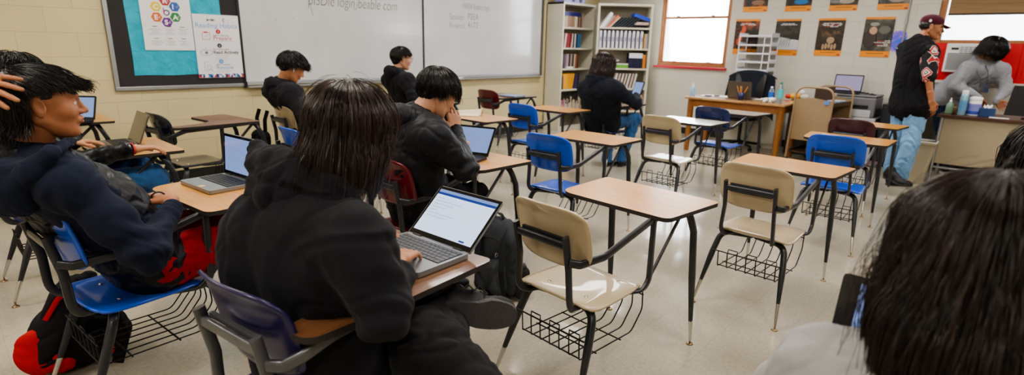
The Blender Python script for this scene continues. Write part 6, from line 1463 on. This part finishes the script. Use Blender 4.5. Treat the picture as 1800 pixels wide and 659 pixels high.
for i,(px,l) in enumerate(((1246,'black phone lying on the white sheet on the oak table'),(1255,'second black gadget beside the phone on the oak table'))):
    o=MB().box2((-.035,-.05,0),(.035,.03,.014)).build(['phone','remote_control'][i],m_blackplastic,loc=(2.36+.12*i,at(px,166,x=2.4).y,tz_+.006),rz=.4*i,bevel=.004); tag(o,l,['phone','remote'][i])
# snack cabinet behind the cart
sc_=empty('side_cabinet',(3.30,-4.02,0),0,'low dark cabinet behind the tan cart holding snack packets','cabinet'); box_part('cabinet_body',(-.24,-.22,0),(.27,.32,.76),mk('umber_cabinet','#35302c'),sc_,.004); box_part('door',(-.255,-.20,.05),(-.242,.30,.72),mk('umber_door','#3c3632'),sc_)
for i,(px,py,c,w,h,l) in enumerate(((1388,159,'#c23a24',.10,.07,'red snack packet'),(1396,160,'#dfa62e',.10,.08,'yellow snack packet'),(1404,160,'#d8923a',.09,.09,'orange snack packet'),(1416,160,'#c8c2ba',.12,.08,'pale paper carton'))):
    yy=at(px,py,x=3.15).y; S=SDF(.01); S.ell((3.15,yy,.761+h/2),(.03,w/2,h/2),k=.01); v,f=S.mesh(.007); v[:,2]=np.maximum(v[:,2],.762); G=Geo(); G.add(v,f); tag(G.build('snack_packet',bkm(c)),l+' on the dark cabinet behind the cart','packet')
q=Vector((3.2,at(1412,150,x=3.2).y,.86)); 
o=MB().ball(q,.035).build('crumpled_bag',m_paper); tag(o,'white crumpled bag on top of the snack packets','bag')
# laptop on the printer
A8=Vector((3.30,at(1462,166,x=3.30).y,.887)); B8=A8+Vector((.0,-.34,0)); laptop('open laptop with lilac screen standing on the grey printer',A8,B8,.20,102,m_lapd,'lilac',m_key,lid=.23)
# ---- things on the cream desk
tdz=.779
def td_at(px,py): q=at(px,py,x=2.58); return Vector((2.58,q.y,tdz))
q=td_at(1667,198); e=empty('sanitizer_bottle',q,0,'small clear green pump bottle at the end of the cream desk','bottle'); b=MB(); b.lathe([(0,0),(.032,0),(.034,.01),(.034,.10),(.012,.13),(0,.13)],seg=18); b.build('bottle_body',M('green_gel','#8fb49a',rough=.15,trans=.4).m,e); b=MB(); b.lathe([(.012,.13),(.012,.15),(.005,.152),(.005,.175),(0,.175)],seg=12); b.tube([(0,0,.172),(-.03,0,.17)],.009,seg=6); b.build('pump',m_white,e)
q=td_at(1690,198); e=empty('spray_can',q+Vector((-.04,0,0)),0,'tall light blue disinfectant spray can on the cream desk','can'); b=MB(); b.lathe([(0,0),(.034,0),(.035,.005),(.035,.21),(.028,.225),(0,.228)],seg=20); b.build('can_body',mk('pale_blue_can','#8fb6cf',rough=.25,metal=.3),e); b=MB(); b.lathe([(.028,.225),(.028,.262),(.024,.268),(0,.268)],seg=18); b.build('cap',m_white,e); b=MB(); b.lathe([(.0356,.05),(.0356,.16)],seg=20); b.build('can_label',mk('can_print','#5f95c2'),e)
q=td_at(1710,199); e=empty('wipes_canister',q,0,'white and purple tub of cleaning wipes on the cream desk','canister'); b=MB(); b.lathe([(0,0),(.056,0),(.058,.01),(.058,.165),(.052,.175)],seg=24); b.build('tub',m_white,e); b=MB(); b.lathe([(.058,.165),(.060,.168),(.060,.195),(.03,.205),(0,.205)],seg=24); b.build('lid',m_white,e); b=MB(); b.lathe([(.0586,.03),(.0586,.13)],seg=24); b.build('tub_label',mk('purple_label','#7f86c8'),e); b=MB(); b.lathe([(.0590,.015),(.0590,.05)],seg=24); b.build('blue_label_band',mk('blue_band','#3b4fae'),e)
q=td_at(1733,203); e=empty('tissue_box',q,.0,'small dark blue box on the cream desk before the black monitor','box'); MB().box2((-.05,-.07,0),(.05,.06,.09)).build('carton',mk('dark_blue_box','#22406f'),e,bevel=.003); b=MB(); b.grid(lambda u,v:((v-.5)*.03+.006*math.sin(9*u),(u-.5)*.07,.09+.03*v+.008*math.sin(u*14)),16,6,thick=.001); b.build('tissue',m_paper,e)
q=td_at(1676,196); b=MB(); b.lathe([(0,0),(.022,0),(.024,.07),(.018,.08),(0,.08)],seg=16); tag(b.build('small_jar',mk('amber_jar','#a58a62',rough=.3),loc=q+Vector((.06,0,0))),'small brown jar beside the pump bottles','jar')
# black monitor seen from behind
qa=at(1757,205,x=2.55); e=empty('monitor',(2.62,qa.y-.27,tdz),.0,'black computer monitor seen from behind on the cream desk','monitor'); b=MB(); 
sl=.03; b.prism([(-.245,.03),(.285,.03),(.285,.34),(-.215,.34)][::-1],.035,origin=(0,0,0),ax=(0,-1,0),ay=(.06,0,1)); b.build('screen_shell',mk('monitor_black','#0d0e11',rough=.45),e,bevel=.006)
MB().box2((.0,-.10,.0),(.16,.10,.012)).build('base',m_blackplastic,e,bevel=.003); MB().tube([(.07,0,.01),(.05,0,.16)],.04,.02,seg=8).build('stand_neck',m_blackplastic,e)
b=MB(); b.box2((-.06,.0,0),(.02,-.16,.006)); tag(b.build('paper_sheet',m_paper,loc=(2.50,td_at(1740,203).y,tdz+.001)),'white paper under the hand of the woman on the cream desk','paper')
# ---- backpacks
m_bpg=cloth('grey_backpack_cloth','#3b3e43',bump=.5,rough=.85,sheen=0,fine=300); m_bpgd=cloth('dark_backpack_cloth','#26282c',bump=.4,rough=.8,sheen=0)
gb=Vector((-3.10,-4.06,0)); R=Matrix.Rotation(.25,3,'Z'); 
bp=empty('backpack',gb,.20,'grey school backpack standing on the floor between the convertible laptop and the tan desk','backpack')
def soft(name,parent,shapes,mat,res=.007,fold=.006,freq=18,seed=1,floor=True):
    S=SDF(.025)
    for q in shapes:
        if q[0]=='c': S.cone(Vector(q[1]),Vector(q[2]),q[3],q[4],k=q[5] if len(q)>5 else .03)
        else: S.ell(q[1],q[2],k=q[3] if len(q)>3 else .03)
    v,f=S.mesh(res); v=relax(v,f,2); N=vnormals(v,f); v=v+N*(fold*waves(v,freq,seed))[:,None]
    if floor: v[:,2]=np.maximum(v[:,2],.004)
    G=Geo(); G.add(v,f); return G.build(name,mat,parent)
soft('bag_body',bp,[('c',(-.04,-.07,.09),(-.05,-.06,.36),.085,.065),('c',(-.04,.07,.09),(-.05,.06,.36),.085,.065),('c',(.0,.0,.10),(-.02,0,.38),.10,.085),('c',(-.05,-.04,.42),(-.05,.04,.42),.045,.045)],m_bpg,seed=4)
soft('front_pocket',bp,[('c',(-.13,-.05,.10),(-.12,-.04,.20),.055,.05),('c',(-.13,.05,.10),(-.12,.04,.20),.055,.05)],m_bpg,seed=5)
soft('side_pocket',bp,[('c',(-.03,-.13,.06),(-.03,-.14,.16),.055,.05)],m_bpgd,seed=6)
b=MB(); b.lathe([(0,.05),(.03,.05),(.03,.20),(.02,.22),(0,.225)],(-.03,-.145,.0),seg=16); b.build('bottle_in_pocket',m_blackplastic,bp)
def strap(name,parent,pts,w=.035,mat=m_bpgd,t=.006,up=(0,1,0)): b=MB(); b.tube(rnd(pts,.05,6),w,t,up=up,seg=8,sq=.5); return b.build(name,mat,parent)
strap('shoulder_strap',bp,[(-.02,-.05,.44),(-.14,-.09,.40),(-.18,-.10,.22),(-.15,-.10,.06),(-.10,-.10,.03)],up=(1,0,.3)); strap('shoulder_strap',bp,[(.0,.05,.45),(-.12,.08,.42),(-.19,.06,.25),(-.15,.05,.10)],up=(1,0,.3))
strap('grab_loop',bp,[(-.05,-.03,.45),(-.06,-.03,.50),(-.06,.03,.50),(-.05,.03,.45)],w=.02); strap('loose_strap',bp,[(-.16,.04,.05),(-.22,.10,.012),(-.32,.06,.010),(-.42,.16,.010)],w=.022,up=(0,0,1)); strap('zip_line',bp,[(-.14,-.10,.30),(-.125,-.06,.37),(-.125,.06,.37),(-.14,.10,.30)],w=.006,mat=m_blackplastic)
b=MB(); b.tube([(-.15+.012*math.cos(a),-.05,.29+.012*math.sin(a)) for a in [k*.52 for k in range(12)]],.004,seg=5,closed=True); b.build('metal_ring',m_alu,bp)
m_rb=cloth('red_bag_cloth','#b3141b',bump=.3,rough=.7,sheen=0); m_bb=cloth('black_bag_cloth','#121216',bump=.4,rough=.8,sheen=0)
rb=empty('backpack',(-4.97,-3.26,0),-.35,'red and black backpack slumped on the floor beneath the leaning boy','backpack')
soft('bag_body',rb,[('c',(-.06,-.05,.11),(.02,-.03,.32),.10,.075),('c',(.10,.05,.11),(.06,.04,.30),.10,.07),('c',(.02,0,.36),(.08,.02,.38),.05,.04),('e',(.02,-.02,.16),(.17,.13,.15))],m_bb,seed=9)
soft('red_pocket',rb,[('e',(-.10,-.085,.13),(.085,.055,.105)),('e',(-.03,-.11,.10),(.06,.04,.07))],m_rb,seed=10,fold=.004)
strap('red_trim',rb,[(-.05,-.12,.28),(-.0,-.11,.36),(.06,-.09,.40)],w=.02,mat=m_rb); strap('shoulder_strap',rb,[(.05,-.05,.40),(.16,-.12,.34),(.20,-.14,.15),(.16,-.12,.03)],w=.045,mat=m_bb,up=(0,1,0)); strap('side_red_tab',rb,[(.10,-.10,.10),(.16,-.10,.08)],w=.03,mat=m_rb)
hb_=empty('backpack',(-3.19,-1.16,0),0,'black backpack hanging behind the tan chair of the earbud student','backpack')
soft('bag_body',hb_,[('c',(-.10,-.05,.36),(-.06,-.04,.56),.09,.06),('c',(-.10,.08,.34),(-.06,.06,.56),.09,.06),('e',(-.12,.02,.36),(.11,.15,.12))],m_bb,seed=13,floor=False)
strap('shoulder_strap',hb_,[(-.05,-.06,.55),(-.05,-.08,.72),(-.02,-.08,.80)],w=.035,mat=m_bb,up=(0,1,0)); strap('shoulder_strap',hb_,[(-.05,.06,.55),(-.05,.09,.72),(-.02,.09,.80)],w=.035,mat=m_bb,up=(0,1,0))
# sticker on the empty wall-side desk
q=DESKS['I']; MB().lathe([(.018,0),(.018,.001)],(-.172,-.235,.60),axis=(0,-1,0),seg=14).build('round_sticker',m_bluelab,q)
# cable and shoes under P7
b=MB(); b.tube([P(690,318,3.0),P(700,335,2.95),P(690,350,2.9)],.006,seg=5)
# ================================================================ light and camera
def area(name,loc,size,power,col=(1,1,1),rot=(0,0,0),sy=None):
    l=bpy.data.lights.new(name,'AREA'); l.energy=power; l.color=col; l.size=size
    if sy: l.shape='RECTANGLE'; l.size_y=sy
    o=bpy.data.objects.new(name,l); COL.objects.link(o); o.location=loc; o.rotation_euler=rot; return o
m_diff=M('light_diffuser','#ffffff',rough=.5,emit=(1,.95,.86,1),es=5).m
for lx in (-6.2,-3.6,-1.0,1.6):
    for ly in (-1.6,-4.2,-6.8):
        f=MB(); f.box2((lx-.6,ly-.3,ZC-.03),(lx+.6,ly+.3,ZC)); o=f.build('ceiling_light',m_white)
        tag(o,'recessed fluorescent ceiling light panel','ceiling light','ceiling lights')
        MB().box2((lx-.56,ly-.26,ZC-.034),(lx+.56,ly+.26,ZC-.031)).build('diffuser',m_diff,o)
        warm=(1,.93,.83) if lx<-2 else (1,.98,.95)
        area('ceiling_lamp',(lx,ly,ZC-.05),1.1,20,warm,sy=.5)
wl=area('window_light_a',(XB+.3,(W1[0]+W1[1])/2,(W1z[0]+W1z[1])/2),abs(W1[1]-W1[0]),150,(.86,.93,1),rot=(0,PI/2,0),sy=W1z[1]-W1z[0])
wl.rotation_euler=Vector((-1,0,-.25)).to_track_quat('-Z','Y').to_euler()
wl=area('window_light_b',(XB+.3,-6.8,1.9),2.6,150,(.9,.95,1),sy=.9)
wl.rotation_euler=Vector((-1,0,-.2)).to_track_quat('-Z','Z').to_euler()
wd=bpy.data.worlds.new('World'); SC.world=wd; wd.use_nodes=True
wd.node_tree.nodes['Background'].inputs[0].default_value=(.9,.95,1,1); wd.node_tree.nodes['Background'].inputs[1].default_value=.6
cam=bpy.data.cameras.new('Camera'); co=bpy.data.objects.new('Camera',cam); COL.objects.link(co); SC.camera=co
cam.sensor_width=36; cam.lens=FPX/1800*36; cam.clip_start=.02
co.matrix_world=Matrix(((R2.x,U2.x,-_f.x,CX),(R2.y,U2.y,-_f.y,CY),(R2.z,U2.z,-_f.z,CH),(0,0,0,1)))
cam.dof.use_dof=True; cam.dof.focus_distance=2.3; cam.dof.aperture_fstop=2.4
SC.view_settings.view_transform='AgX'; SC.view_settings.look='AgX - Medium High Contrast'; SC.view_settings.exposure=.5
SC.cycles.use_denoising=True; SC.cycles.max_bounces=8; SC.cycles.transparent_max_bounces=12
SC.cycles.sample_clamp_indirect=4
